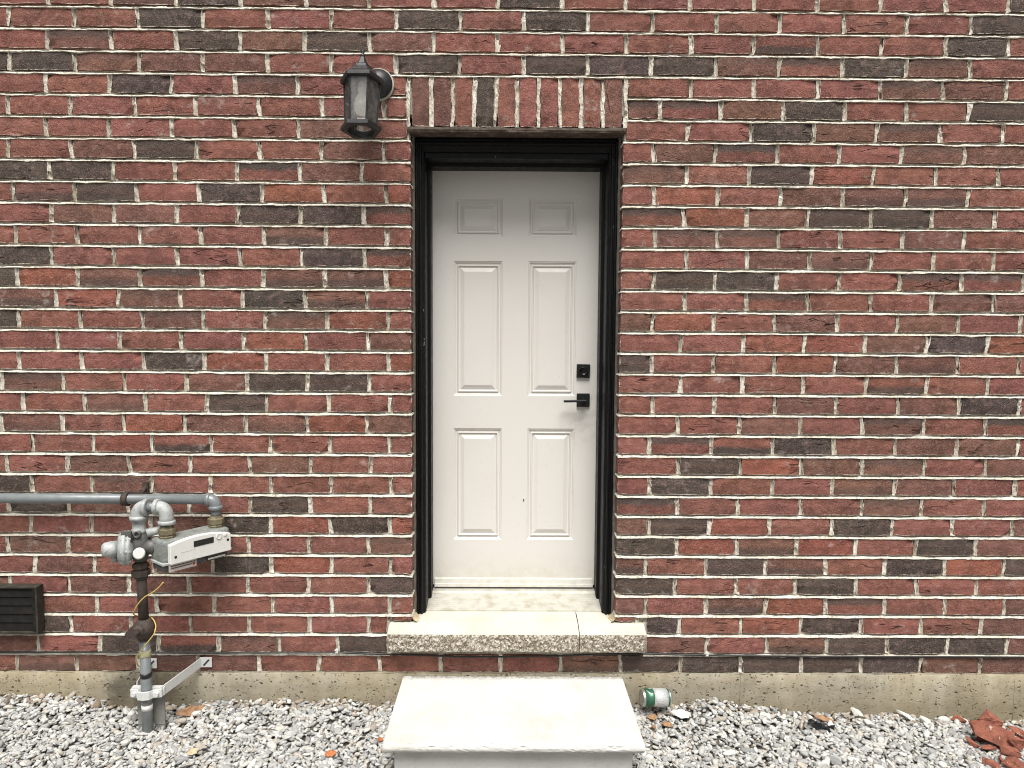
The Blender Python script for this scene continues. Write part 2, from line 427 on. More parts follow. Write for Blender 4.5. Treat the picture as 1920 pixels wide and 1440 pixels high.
MT = dict(
    brick=mat_brick(), mortar=mat_mortar(), concrete=mat_concrete(), step=mat_step(), sill=mat_sill(),
    rock=mat_rock_face(), gravel=mat_gravel(), ground=mat_ground(), door=mat_door(), glass=mat_glass(),
    black=mat_black(),
    hardware=mat_plain("matt_black_hardware", (0.010, 0.010, 0.011), .45, .3, .2, 80),
    caulk=mat_plain("old_caulk", (0.16, 0.15, 0.12), .8, 0, .35, 25, (0.06, 0.055, 0.045), .3),
    lintel=mat_plain("rusty_primed_steel", (0.055, 0.030, 0.022), .85, 0, .5, 30, (0.13, 0.095, 0.075), .5),
    alu=mat_plain("weathered_aluminium", (0.50, 0.485, 0.43), .5, .2, .35, 22, (0.33, 0.30, 0.22), .1),
    pipe=mat_plain("grey_pipe_paint", (0.20, 0.22, 0.225), .38, .1, .25, 18, (0.13, 0.14, 0.14), .05),
    cast=mat_painted_iron("grey_cast_paint", (0.42, 0.44, 0.43), (0.24, 0.25, 0.245)),
    castdark=mat_painted_iron("dark_cast_iron", (0.105, 0.105, 0.10), (0.055, 0.053, 0.05)),
    rust=mat_plain("dark_rusted_iron", (0.045, 0.036, 0.030), .75, .1, .5, 50, (0.085, 0.055, 0.04), .5, 110),
    brass=mat_plain("tarnished_brass", (0.24, 0.205, 0.125), .5, .4, .5, 60, (0.12, 0.10, 0.065), .2),
    galv=mat_plain("galvanised_steel", (0.66, 0.67, 0.655), .5, .15, .2, 60, (0.52, 0.53, 0.52)),
    post=mat_plain("dull_grey_post", (0.24, 0.235, 0.215), .7, .1, .3, 30, (0.15, 0.145, 0.13), .2),
    white=mat_plain("white_meter_plastic", (0.74, 0.74, 0.71), .4, 0, .12, 40, (0.60, 0.59, 0.55)),
    lcd=mat_plain("lcd_window", (0.014, 0.016, 0.014), .2, 0, .1),
    label=mat_plain("faded_label", (0.55, 0.50, 0.45), .6, 0, .3, 90, (0.36, 0.30, 0.27)),
    ink=mat_plain("label_ink", (0.04, 0.035, 0.035), .6),
    redink=mat_plain("red_label_ink", (0.42, 0.06, 0.05), .6),
    wire=mat_plain("yellow_wire", (0.62, 0.43, 0.12), .5, 0, .2, 60, (0.50, 0.42, 0.20)),
    tape=mat_plain("pale_tape", (0.50, 0.48, 0.28), .6, 0, .3, 60),
    vent=mat_plain("weathered_black_plastic", (0.010, 0.0095, 0.0085), .7, 0, .45, 35, (0.020, 0.018, 0.015), .3, 90, .2),
    ventside=mat_plain("faded_plastic_edge", (0.034, 0.031, 0.024), .7, 0, .4, 30, (0.07, 0.063, 0.048), .3, 90, .2),
    cable=mat_plain("black_cable", (0.014, 0.013, 0.013), .45, 0, .2, 40, (0.05, 0.045, 0.04)),
    clip=mat_plain("white_clip", (0.68, 0.67, 0.63), .5),
    lantern=mat_plain("faded_black_lantern", (0.014, 0.015, 0.016), .42, .1, .4, 45, (0.035, 0.036, 0.036), .1),
    bulb=mat_plain("frosted_bulb", (0.86, 0.84, 0.78), .35, 0, .05),
    backer=mat_plain("backplate_gasket", (0.50, 0.49, 0.43), .7, 0, .4, 40),
    green=mat_plain("can_green", (0.03, 0.12, 0.065), .35, .35, .3, 60, (0.08, 0.21, 0.14)),
    canwhite=mat_plain("can_white", (0.66, 0.67, 0.66), .35, .35, .35, 130, (0.36, 0.37, 0.38)),
    tin=mat_plain("can_tin", (0.58, 0.58, 0.56), .3, .8, .3, 50),
    leaf1=mat_leaf("dry_leaf_tan", (0.34, 0.20, 0.11), (0.20, 0.11, 0.065)),
    leaf2=mat_leaf("dry_leaf_orange", (0.46, 0.17, 0.065), (0.30, 0.10, 0.045)),
    leaf3=mat_leaf("dry_leaf_straw", (0.56, 0.48, 0.33), (0.40, 0.31, 0.19)),
    scrap=mat_plain("black_scrap", (0.012, 0.013, 0.016), .35, 0, .3, 50),
    rubble=mat_rubble(),
    stone=mat_plain("pale_stone", (0.58, 0.565, 0.51), .9, 0, .25, 40, (0.42, 0.40, 0.34), .3),
    wood=mat_plain("bleached_stick", (0.48, 0.40, 0.29), .85, 0, .4, 60),
)

# ------------------------------------------------------------------ brick wall
Z0 = 3.145; CP = 0.0889; BL = 0.2667; GAPZ = 0.0145; GAPX = 0.0142
def zline(k): return Z0 - k * CP
OPL, OPR = -0.4465, 0.4485           # brick opening
LINT = 2.668                         # underside of the soldier course
SOL_L, SOL_R = -0.4470, 0.4490
SILL_L, SILL_R = -0.546, 0.573
REVEAL = 0.10
ROWS = {
 -1: ((86.7, 1892, "rrmdmmrrdrrrrrrrd"),), 0: ((15.7, 1822, "rrrdrrrdrdrrrrrrd"),),
 1: ((86.7, 1892, "rmrdmdmrrrrrlrrdr"),), 2: ((18, 1818, "ddmmmrrdrdddmhdmr"),),
 3: ((85, 675, "rrdrmrr"), (1295, 1887, "rrrrmmr")), 4: ((15, 720, "rrrrrrrr"), (1237, 1815, "mhmdrrd")),
 5: ((85, 678, "rrrrrmr"), (1290, 1880, "rrdmmrr")), 6: ((15, 720, "rrmdrrmr"), (1225, 1807, "rmhrrmm")),
 7: ((92, 680, "ddrrhmr"), (1288, 1872, "mrdbrrr")), 8: ((23, 723, "rmdrdbrb"), (1228, 1815, "rbrmmmr")),
 9: ((97, 680, "rmmrddh"), (1283, 1865, "hbmddmr")), 10: ((28, 727, "rrrrrmrr"), (1228, 1808, "rmmrrmr")),
 11: ((97, 683, "drrrrdh"), (1285, 1865, "rrmmrrr")), 12: ((30, 725, "dbmhrmmb"), (1225, 1803, "rddrrhh")),
 13: ((105, 688, "mbmrdmr"), (1283, 1863, "rrhrrmm")), 14: ((35, 727, "drrmrmbr"), (1223, 1912, "mbrmrmrr")),
 15: ((107, 690, "rrrrbrm"), (1278, 1852, "rrbbmdb")), 16: ((38, 728, "rrrdbrrb"), (1223, 1910, "drrbmmrr")),
 17: ((3, 692, "rmrrmddr"), (1276, 1852, "rrrrlrr")), 18: ((43, 730, "rrmrdrrr"), (1225, 1912, "rrrmrmdr")),
 19: ((3, 687, "rmrbmmbm"), (1270, 1848, "rrmrmrh")), 20: ((62, 730, "rrblrrrr"), (1218, 1908, "rhldrmmr")),
 21: ((13, 695, "rrmrrmrr"), (1272, 1848, "rdbmmrm")), 22: ((60, 732, "drmrrrrr"), (1218, 1903, "rdrrmmrr")),
 23: ((15, 695, "rdmrrdrr"), (1270, 1843, "hrrrmrr")), 24: ((58, 731, "rrrmdbdb"), (1216, 1898, "mdbrdrrm")),
 25: ((14, 691, "rmrrrrrm"), (1268, 1829, "dbmbrdm")), 26: ((66, 730, "rmrrdbrr"), (1210, 1883, "mrdmrdbd")),
 27: ((17, 690, "mrmmrrrd"), (1266, 1831, "drrdrrr")), 28: ((71, 731, "mrrrrrrr"), (1210, 1884, "mrmbhrrm")),
 29: ((20, 692, "mdrrrrrr"), (1275, 1839, "drbdrrm")), 30: ((74, 634, "mrdlmrd"), (1325, 1888, "mrmdddm")),
 31: ((30, 1838, "rmmmmrrrrrmdddddmm"),),
}
WX = 3.3
TINT = dict(r=(0.268, 0.103, 0.080), b=(0.290, 0.099, 0.067), m=(0.205, 0.097, 0.074), d=(0.084, 0.065, 0.056),
            h=(0.240, 0.094, 0.072), l=(0.260, 0.098, 0.075))
def brick_mesh(cx, cz, w, h, klass, depth=REVEAL, y0=0.0):
    """one hand-moulded brick; returns verts, faces, attributes"""
    nx, nz = (6, 2) if w > h else (2, 5)
    hw, hh = w / 2, h / 2
    g = np.zeros((nz + 1, nx + 1, 3))
    for j in range(nz + 1):
        for i in range(nx + 1):
            x = -hw + w * i / nx; z = -hh + h * j / nz
            ex = i in (0, nx); ez = j in (0, nz)
            y = y0 + random.gauss(0, .0007)
            if ex or ez: y += random.uniform(.0008, .0028)
            if ex and ez: y += .002 + (random.uniform(.004, .012) if random.random() < .18 else 0)
            if ex: x += random.gauss(0, .0011) + (-.0015 if i else .0015) * (1.6 if ez else 0.4)
            if ez: z += random.gauss(0, .0010) + (-.0012 if j else .0012) * (1.6 if ex else 0.3)
            g[j, i] = (x, y, z)
    tilt = random.gauss(0, .004); yaw = random.gauss(0, .004)
    g[..., 1] += g[..., 0] * yaw + g[..., 2] * tilt * .6 + random.gauss(0, .0007)
    g[..., 2] += g[..., 0] * tilt * .45
    V = list(g.reshape(-1, 3)); F = []
    for j in range(nz):
        for i in range(nx):
            a = j * (nx + 1) + i
            F.append((a, a + 1, a + nx + 2, a + nx + 1))
    ring = [i for i in range(nx + 1)] + [(j + 1) * (nx + 1) - 1 for j in range(1, nz + 1)] + \
           [nz * (nx + 1) + i for i in range(nx - 1, -1, -1)] + [j * (nx + 1) for j in range(nz - 1, 0, -1)]
    b = len(V)
    for r in ring:
        p = V[r]; V.append((p[0], depth + y0, p[2]))
    n = len(ring)
    for k in range(n):
        F.append((ring[(k + 1) % n], ring[k], b + k, b + (k + 1) % n))
    V = np.array(V)
    bl = np.empty((len(V), 3)); seed = random.uniform(0, 60)
    bl[:, 0] = V[:, 0]; bl[:, 1] = V[:, 2]; bl[:, 2] = seed
    bl[b:, 2] += .1
    if h > w:   # soldier: the noise and drag marks turn with the brick
        bl[:, 0] = V[:, 2]; bl[:, 1] = V[:, 0]
    half = np.tile([max(hw, hh), min(hw, hh), random.choice([0, 0, 0, .25, .6, 1.0])], (len(V), 1))
    half[b:] = 9
    t = np.array(TINT[klass]) * random.uniform(.87, 1.15) * np.array([1, random.uniform(.95, 1.06), random.uniform(.93, 1.04)])
    burn = [0, 0, random.choice([0, 0, 0, .4, 1.0])]
    if klass == 'h': burn[0] = random.uniform(.75, .95)
    if klass == 'l': burn[1] = random.uniform(.75, .95)
    if klass == 'm' and random.random() < .35: burn[random.choice([0, 1])] = random.uniform(.3, .7)
    if klass == 'd' and random.random() < .4: t = t * np.array([1.5, 1.25, 1.2]); burn[0] = .6; burn[1] = .6
    V = V + np.array([cx, 0, cz])
    A = dict(bl=bl, half=half, tint=np.tile([*t, 1.0], (len(V), 1)), burn=np.tile(burn, (len(V), 1)))
    return V, F, A
def brick_object(name, parts, parent, origin=None):
    V = np.concatenate([p[0] for p in parts]); F = []; o = 0
    for p in parts:
        F += [tuple(i + o for i in f) for f in p[1]]; o += len(p[0])
    loc = np.array(origin if origin is not None else (0, 0, 0), float)
    me = bpy.data.meshes.new(name); me.from_pydata((V - loc).tolist(), [], F)
    for an, kind in (("bl", 'FLOAT_VECTOR'), ("half", 'FLOAT_VECTOR'), ("burn", 'FLOAT_VECTOR'), ("tint", 'FLOAT_COLOR')):
        at_ = me.attributes.new(an, kind, 'POINT')
        arr = np.concatenate([p[2][an] for p in parts]).astype(np.float32).ravel()
        at_.data.foreach_set("color" if kind == 'FLOAT_COLOR' else "vector", arr)
    me.materials.append(MT['brick'])
    ob = bpy.data.objects.new(name, me); ob.location = loc; COL.objects.link(ob); attach(ob, parent)
    return ob

wall = thing("brick_wall", "red and charcoal brick house wall with thick cream mortar around the white door", "wall", (0, 0, .305))
JOINTS = []         # (x, ztop, zbottom) of head joints
bricks = []         # (cx, cz, w, h, class, name)
def lay(k, xa, xb, klass, zt=None, zb=None):
    zt = zline(k) - GAPZ / 2 if zt is None else zt
    zb = zline(k + 1) + GAPZ / 2 if zb is None else zb
    if xb - xa < .02 or zt - zb < .02: return
    bricks.append(((xa + xb) / 2, (zt + zb) / 2, xb - xa, zt - zb, klass, "brick"))
def course(k, seg, lo, hi):
    """lay one run of bricks between world x lo and hi"""
    p0, p1, cl = seg; n = len(cl) - 1
    zc = (zline(k) + zline(k + 1)) / 2
    def px2x(px):
        v = 720.0
        for _ in range(6):
            P = at(px, v, 0); v += (P[2] - zc) * 430
        return at(px, v, 0)[0]
    x0, x1 = px2x(p0), px2x(p1)
    js = [x0 + (x1 - x0) * i / max(n - 1, 1) + random.gauss(0, .002) for i in range(n)]
    cl = list(cl)
    while js[0] - BL > lo + .05 and lo < -2: js.insert(0, js[0] - BL); cl.insert(0, random.choice("rrrmmdb"))
    while js[-1] + BL < hi - .05 and hi > 2: js.append(js[-1] + BL); cl.append(random.choice("rrrmmdb"))
    ed = [lo - GAPX / 2] + js + [hi + GAPX / 2]
    for i, c in enumerate(cl):
        lay(k, ed[i] + GAPX / 2, ed[i + 1] - GAPX / 2, c)
    for j in js: JOINTS.append((j, zline(k) - GAPZ / 2, zline(k + 1) + GAPZ / 2))
TOPK = -9
for k in range(TOPK, 32):
    if k not in ROWS:
        off = random.choice([0, 1]) if k % 2 else 0
        course(k, ((86.7 if k % 2 else 15.7), (1892 if k % 2 else 1822), "".join(random.choice("rrrrmmdbh") for _ in range(17))), -WX, WX)
    elif len(ROWS[k]) == 1:
        course(k, ROWS[k][0], -WX, WX)
    else:
        l, r = ROWS[k]
        le, re = (SOL_L - .017, SOL_R + .017) if k < 5 else (OPL, OPR)
        if k == 5: le, re = SOL_L - .012, SOL_R + .012
        if k in (29, 30): le, re = SILL_L - .012, SILL_R + .012
        course(k, l, -WX, le); course(k, r, re, WX)
# the cut bricks that stand on the ends of the sill
lay(29, SILL_L + .006, OPL, 'r', None, .538); lay(29, OPR, SILL_R - .045, 'r', None, .538)
SW = (SOL_R - SOL_L) / 10
for i, c in enumerate("mmrdrrrrrm"):
    xa = SOL_L + SW * i
    bricks.append((xa + SW / 2, (zline(3) - GAPZ / 2 + LINT) / 2, SW - .0155, zline(3) - GAPZ / 2 - LINT, c, "soldier_brick"))
    if i: JOINTS.append((xa, zline(3) - GAPZ / 2, LINT))
for j in (SOL_L - .006, SOL_R + .006): JOINTS.append((j, zline(3) - GAPZ / 2, LINT))
def seen_area(b):
    cx, cz, w, h = b[:4]
    p = project([[cx - w/2, 0, cz - h/2], [cx + w/2, 0, cz + h/2]])
    x0, x1 = np.clip(sorted(p[:, 0]), 0, 1920); y0, y1 = np.clip(sorted(p[:, 1]), 0, 1440)
    return (x1 - x0) * (y1 - y0)
order = sorted(range(len(bricks)), key=lambda i: -seen_area(bricks[i]))
single = set([i for i in order if bricks[i][5] == "brick"][:300])
rest = []
for i, b in enumerate(bricks):
    pm = brick_mesh(*b[:5])
    if b[5] == "soldier_brick" or i in single:
        brick_object(b[5], [pm], wall, (b[0], 0, b[1]))
    else: rest.append(pm)
ob = brick_object("remaining_bricks", rest, wall); ob["kind"] = "stuff"

# mortar: a raked backing, bed joints struck so that they catch light, rough head joints
mo = MB()
YB = .018
mo.span(-WX, OPL - .008, YB, .24, .30, zline(5) + .02)
mo.span(OPR + .008, WX, YB, .24, .30, zline(5) + .02)
mo.span(-WX, WX, YB, .24, zline(5) + .02, zline(TOPK))
mo.span(OPL - .008, OPR + .008, YB, .24, .30, .45)
def wobble(n, amp, k=4):
    a = rng.normal(0, 1, n + 2 * k)
    return np.convolve(a, np.ones(k) / math.sqrt(k), 'same')[k:n + k] * amp
def bed(path, nrm, z, step=.012):
    """mortar bead lapped on the arris of the course below"""
    P = []; N_ = []
    for (a, b), m in zip(zip(path[:-1], path[1:]), nrm):
        L = math.dist(a, b); n = max(2, int(L / step))
        for i in range(n + 1):
            t = i / n; P.append((a[0] + (b[0]-a[0]) * t, a[1] + (b[1]-a[1]) * t)); N_.append(m)
    n = len(P)
    w1, w2, w3, w4, w5 = [wobble(n, .0008) + rng.normal(0, .0005, n) for _ in range(5)]
    lap = np.clip(wobble(n, .0013, 5), -.002, .0040)
    lumps = np.clip(wobble(n, .0010, 8) + wobble(n, .0009, 3), -.003, .0035)
    vs = []
    for i in range(n):
        (x, y), m = P[i], N_[i]
        hgt_ = .0050 + .7 * lumps[i]
        prof = [(.022, -.0008 + w1[i]), (.010, -.0022 + w1[i] + lumps[i] * .4), (.0006 + w2[i], -.0084 + hgt_ + w3[i]),
                (-.0020 + w2[i] - .3 * lumps[i], -.0082 + w4[i] * .8 - lap[i] * .5), (-.0004, -.0096 - lap[i]), (.008, -.0108 - lap[i])]
        for d, dz in prof: vs.append((x - m[0] * d, y - m[1] * d, z + dz))
    fs = [(i*6+j, (i+1)*6+j, (i+1)*6+j+1, i*6+j+1) for i in range(n - 1) for j in range(5)]
    mo.add(vs, fs, False)
F_ = (0, -1)
for k in range(TOPK, 32):
    z = zline(k)
    st = .012 if k >= -1 else .03
    if k == 31:
        bed([(-2.5, 0), (SILL_L, 0)], [F_], z); bed([(SILL_R, 0), (2.5, 0)], [F_], z)
    elif k <= 3: bed([(-2.5, 0), (2.5, 0)], [F_], z, st)
    elif k in (4, 5): bed([(-2.5, 0), (SOL_L - .012, 0)], [F_], z); bed([(SOL_R + .012, 0), (2.5, 0)], [F_], z)
    elif k == 30: bed([(-2.5, 0), (SILL_L - .004, 0)], [F_], z); bed([(SILL_R + .004, 0), (2.5, 0)], [F_], z)
    else:
        bed([(-2.5, 0), (OPL, 0), (OPL, REVEAL - .015)], [F_, (1, 0)], z)
        bed([(2.5, 0), (OPR, 0), (OPR, REVEAL - .015)], [F_, (-1, 0)], z)
    for s in (-1, 1): bed([(s * 2.5, 0), (s * WX, 0)], [F_], z, .05)
def head(x, zt, zb):
    n = max(3, int((zt - zb) / .010)); tall = zt - zb > .12
    g = GAPX / 2 + .0006
    dm = random.uniform(.006, .0145)
    cw = wobble(n + 1, .0013); d1 = dm + wobble(n + 1, .0026); d2 = dm + wobble(n + 1, .0026); ww = wobble(n + 1, .0015, 3)
    lean = random.gauss(0, .0022)
    if tall: d1 -= .004; d2 -= .004
    if random.random() < .45:
        q = random.choice([0, 0, 1, n - 2, random.randrange(n)]); d1[q:q+2] += .012; d2[q:q+2] += .012     # a void the trowel left
    fat = random.uniform(-.0012, .0022)
    cw = cw + np.linspace(-lean, lean, n + 1)
    vs = []
    for i in range(n + 1):
        z = zt + .003 + (zb - .005 - zt) * i / n
        e = .0008 + random.uniform(0, .0012)
        for dx, y in ((-g - fat - ww[i], e), (-g * .45, d1[i]), (g * .35 + cw[i], d2[i]), (g + fat + cw[i], e + .0005)):
            vs.append((x + dx + cw[i] * .5, y - (.0015 if abs(dx) > g * .8 and random.random() < .6 else 0), z))
    mo.add(vs, [(i*4+j, (i+1)*4+j, (i+1)*4+j+1, i*4+j+1) for i in range(n) for j in range(3)], False)
for j in JOINTS: head(*j)
head(SILL_L - .006, zline(29) - .009, .44); head(SILL_R + .006, zline(29) - .009, .44); head(SILL_R - .03, zline(29) - .009, .53)
mo.build("mortar", MT['mortar'], wall, normals=False)
# steel angle under the soldiers
li = MB(); li.span(SOL_L - .012, SOL_R + .012, .004, REVEAL + .02, LINT - .022, LINT - .004)
li.span(SOL_L - .012, SOL_R + .012, REVEAL, REVEAL + .02, LINT - .004, LINT + .06)
li.build("steel_lintel", MT['lintel'], wall, .002)
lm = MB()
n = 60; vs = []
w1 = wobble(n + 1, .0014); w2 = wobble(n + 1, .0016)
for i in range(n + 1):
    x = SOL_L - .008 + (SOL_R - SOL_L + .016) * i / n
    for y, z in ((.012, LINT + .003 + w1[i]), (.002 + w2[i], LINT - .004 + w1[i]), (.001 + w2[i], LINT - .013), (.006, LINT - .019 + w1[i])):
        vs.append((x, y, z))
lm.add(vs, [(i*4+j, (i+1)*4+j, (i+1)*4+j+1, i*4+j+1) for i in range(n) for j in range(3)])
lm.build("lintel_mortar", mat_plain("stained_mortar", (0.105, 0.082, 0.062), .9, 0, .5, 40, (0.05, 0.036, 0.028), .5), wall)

# ------------------------------------------------------------------ foundation
fo = thing("concrete_foundation", "tan pitted concrete foundation strip between the lowest bricks and the gravel", "foundation", (0, 0, 0))
fj = sorted(at(px, 1290, -.008)[0] for px in (112, 370, 622, 1388, 1645, 1902))
xs = [-WX] + fj + [WX]
for a, b in zip(xs[:-1], xs[1:]):
    m = MB(); nx = max(2, int((b - a) / .05)); vs = []
    dy = random.gauss(0, .0012)
    for zz in (-.25, .08, .16, .24, .296, .304):
        for i in range(nx + 1):
            y = -.010 + dy + random.gauss(0, .0006) + (.006 if zz > .30 else 0)
            x = a + (b - a) * i / nx
            if i in (0, nx): y += .0025
            vs.append((x, y, zz + (random.gauss(0, .0016) if zz > .29 else 0)))
    r = nx + 1
    fs = [(j*r+i, j*r+i+1, (j+1)*r+i+1, (j+1)*r+i) for j in range(5) for i in range(nx)]
    m.add(vs, fs, True)
    m.add([(a, -.005, .304), (b, -.005, .304), (b, .24, .3045), (a, .24, .3045)], [(0, 1, 2, 3)])
    m.build("cast_panel", MT['concrete'], fo)

# ------------------------------------------------------------------ ground and gravel
GX = [-3.4, -2.27, -1.95, -1.71, -1.40, -1.05, -.81, -.60, .55, .90, 1.16, 1.45, 1.90, 2.24, 3.4]
GZ = [.225, .222, .200, .150, .172, .184, .196, .165, .165, .185, .150, .125, .115, .085, .080]
def gh(x, y):
    base = np.interp(x, GX, GZ)
    t = np.clip(-np.asarray(y) / .30, 0, 1)
    far = np.interp(x, [-3.4, -1.5, 0, 1.5, 3.4], [.185, .160, .140, .120, .085])
    h = base * (1 - t) + far * t
    h = h + .006 * np.sin(np.asarray(x) * 9.0 + np.asarray(y) * 7) + .005 * np.sin(np.asarray(x) * 23 - np.asarray(y) * 17)
    return h
gx = np.concatenate([[-60, -20, -8], np.linspace(-3.4, 3.4, 120), [8, 20, 60]])
gy = np.concatenate([[-60, -20, -8, -4, -2.5], np.linspace(-1.6, .02, 36)])
X, Y = np.meshgrid(gx, gy); Zg = gh(np.clip(X, -3.4, 3.4), Y) - .016
Zg[np.abs(X) > 7] = .10
me = bpy.data.meshes.new("ground")
nxg = len(gx)
me.from_pydata(np.stack([X.ravel(), Y.ravel(), Zg.ravel()], 1).tolist(), [],
               [(j*nxg+i, j*nxg+i+1, (j+1)*nxg+i+1, (j+1)*nxg+i) for j in range(len(gy)-1) for i in range(nxg-1)])
me.materials.append(MT['ground'])
gro = bpy.data.objects.new("ground", me); COL.objects.link(gro); gro["kind"] = "structure"

def stone_shapes(m):
    bm = bmesh.new(); bmesh.ops.create_icosphere(bm, subdivisions=1, radius=1)
    bm.verts.ensure_lookup_table()
    base = np.array([v.co[:] for v in bm.verts]); bm2 = bmesh.new(); bmesh.ops.create_icosphere(bm2, subdivisions=2, radius=1)
    T = []
    base2 = np.array([v.co[:] for v in bm2.verts]); tri2 = np.array([[v.index for v in f.verts] for f in bm2.faces])
    for _ in range(m):
        v = base2.copy()
        for _c in range(7):      # chip flat facets off a ball
            d = rng.normal(0, 1, 3); d /= np.linalg.norm(d); cut = rng.uniform(.45, .85)
            s = v @ d; ex = np.clip(s - cut, 0, None); v -= np.outer(ex, d)
        v *= rng.uniform(.95, 1.05, v.shape)
        T.append(v)
    bm.free(); bm2.free()
    return T, tri2
SHAPES, TRI = stone_shapes(24)
STEP_X0, STEP_X1 = -.47, .47
def scatter(n, x0, x1, y0, y1, smin, smax, lift):
    x = rng.uniform(x0, x1, n); y = rng.uniform(y0, y1, n)
    keep = ~((np.abs(x) < .455) & (y > -.47))
    return np.stack([x[keep], y[keep], gh(x[keep], y[keep]) + lift + rng.normal(0, .0025, keep.sum())], 1), rng.uniform(smin, smax, keep.sum())
pts = []; sz = []
for args in ((9000, -2.85, 2.85, -.60, -.012, .0075, .0120, -.010), (14500, -2.85, 2.85, -.60, -.010, .0060, .0128, -.002),
             (700, -2.85, 2.85, -.60, -.02, .0135, .0200, .001), (3000, -2.9, 2.9, -1.20, -.60, .012, .022, -.002)):
    p, s = scatter(*args); pts.append(p); sz.append(s)
pts = np.concatenate(pts); sz = np.concatenate(sz)
nS = len(pts)
ang = rng.uniform(0, 2*np.pi, nS); tl = rng.normal(0, .38, (nS, 2))
sc3 = np.stack([sz * rng.uniform(1.05, 1.9, nS), sz * rng.uniform(.70, 1.05, nS), sz * rng.uniform(.45, .80, nS)], 1)
nv = len(SHAPES[0]); shp = np.stack(SHAPES)[rng.integers(0, len(SHAPES), nS)]
v = shp * sc3[:, None, :]
def rotax(v, a, i, j):
    c, s = np.cos(a)[:, None], np.sin(a)[:, None]
    o = v.copy(); o[..., i] = v[..., i]*c - v[..., j]*s; o[..., j] = v[..., i]*s + v[..., j]*c; return o
v = rotax(v, tl[:, 0], 0, 2); v = rotax(v, tl[:, 1], 1, 2); v = rotax(v, ang, 0, 1)
v = v + pts[:, None, :]
tri = (TRI[None] + (np.arange(nS) * nv)[:, None, None]).reshape(-1, 3)
me = bpy.data.meshes.new("gravel")
me.vertices.add(nS * nv); me.vertices.foreach_set("co", v.astype(np.float32).ravel())
me.loops.add(len(tri) * 3); me.loops.foreach_set("vertex_index", tri.astype(np.int32).ravel())
me.polygons.add(len(tri)); me.polygons.foreach_set("loop_start", np.arange(0, len(tri)*3, 3, dtype=np.int32))
me.polygons.foreach_set("loop_total", np.full(len(tri), 3, np.int32))
me.update(calc_edges=True)
pal = np.array([(.52,.52,.50), (.60,.60,.57), (.44,.44,.43), (.66,.65,.61), (.36,.36,.36), (.57,.53,.46), (.50,.44,.37), (.28,.27,.26), (.70,.69,.66)])
pw = np.array([.2, .2, .15, .14, .09, .08, .04, .03, .07])
tc = pal[rng.choice(len(pal), nS, p=pw/pw.sum())] * rng.uniform(.62, 1.02, (nS, 1))
# soil-stained stones close to the wall left of the can and by the riser
near = (pts[:, 1] > -.07) & (rng.random(nS) < .30)
tc[near] = tc[near] * np.array([.62, .52, .42])
tcol = np.ones((nS, nv, 4), np.float32); tcol[..., :3] = np.clip(tc, 0, .74)[:, None, :]
a_ = me.attributes.new("tint", 'FLOAT_COLOR', 'POINT'); a_.data.foreach_set("color", tcol.ravel())
me.materials.append(MT['gravel'])
grv = bpy.data.objects.new("gravel", me); COL.objects.link(grv); grv["kind"] = "stuff"
grv["label"] = "grey and white crushed stone covering the ground at the foot of the wall"; grv["category"] = "gravel"

# ------------------------------------------------------------------ door frame
YD = .30
df = thing("door_frame", "glossy black door frame with stepped moulding and pale ribbed threshold in the brick opening", "door frame", (0, .2, .53))
DL, DR = at(813, 600, YD)[0], at(1119, 600, YD)[0]
DT, DB = at(967, 323, YD)[2], at(967, 1096, YD)[2]
JL, JR = DL - .004, DR + .004
FZ0 = .525
# brickmould: stepped profile  (inwards from the brick, y)
def mould_prof(w):
    return [(0, .19), (0, .088), (.006, .080), (.013, .080), (.015, .090), (.019, .090), (.022, .084), (.028, .086),
            (.031, .098), (.036, .100), (w, .104), (w, .19)]
wl, wr = (JL - .016) - (OPL + .006), (OPR - .006) - (JR + .016)
wl = max(wl, .04); wr = max(wr, .04); wt = .055
for (x, sgn, w) in ((OPL + .006, 1, wl), (OPR - .006, -1, wr)):
    m = MB(); pr = mould_prof(w)
    m.sweep([(a, b) for a, b in pr], [((x, 0, FZ0), (sgn, 0, 0), (0, 1, 0)), ((x, 0, LINT - .03), (sgn, 0, 0), (0, 1, 0))])
    m.build("moulding", MT['black'], df)
m = MB(); pr = mould_prof(wt)
m.sweep(pr, [((OPL + .008, 0, LINT - .024), (0, 0, -1), (0, 1, 0)), ((OPR - .008, 0, LINT - .024), (0, 0, -1), (0, 1, 0))])
m.build("moulding", MT['black'], df)
for (x, sgn, wj) in ((JL, -1, .05), (JR, 1, .05)):
    m = MB()
    pr = [(0.012, .115), (0.012, .215), (0, .217), (0, YD + .06), (.06, YD + .06), (.06, .115)]
    m.sweep(pr, [((x, 0, FZ0), (sgn, 0, 0), (0, 1, 0)), ((x, 0, LINT - .02), (sgn, 0, 0), (0, 1, 0))])
    m.build("jamb", MT['black'], df)
m = MB()
pr = [(.012, .115), (.012, .215), (0, .217), (0, YD + .06), (.12, YD + .06), (.12, .115)]
m.sweep(pr, [((JL - .05, 0, DT + .004), (0, 0, 1), (0, 1, 0)), ((JR + .05, 0, DT + .004), (0, 0, 1), (0, 1, 0))])
m.build("head_jamb", MT['black'], df)
for (x0, x1) in ((OPL - .002, OPL + .007), (OPR - .007, OPR + .002)):
    m = MB(); n = 60; vs = []
    xm = (x0 + x1) / 2; sg = 1 if x0 < 0 else -1
    for i in range(n + 1):
        z = .535 + (LINT - .02 - .535) * i / n; w = random.gauss(0, .0009)
        for d, y in ((-.004, .070 + w), (.0035 + w, .076 + w), (.0075 + w, .090)): vs.append((xm + sg * d - sg * .0015, y, z))
    m.add(vs, [(i*3+j, (i+1)*3+j, (i+1)*3+j+1, i*3+j+1) for i in range(n) for j in range(2)], True)
    m.build("caulk", MT['caulk'], df)
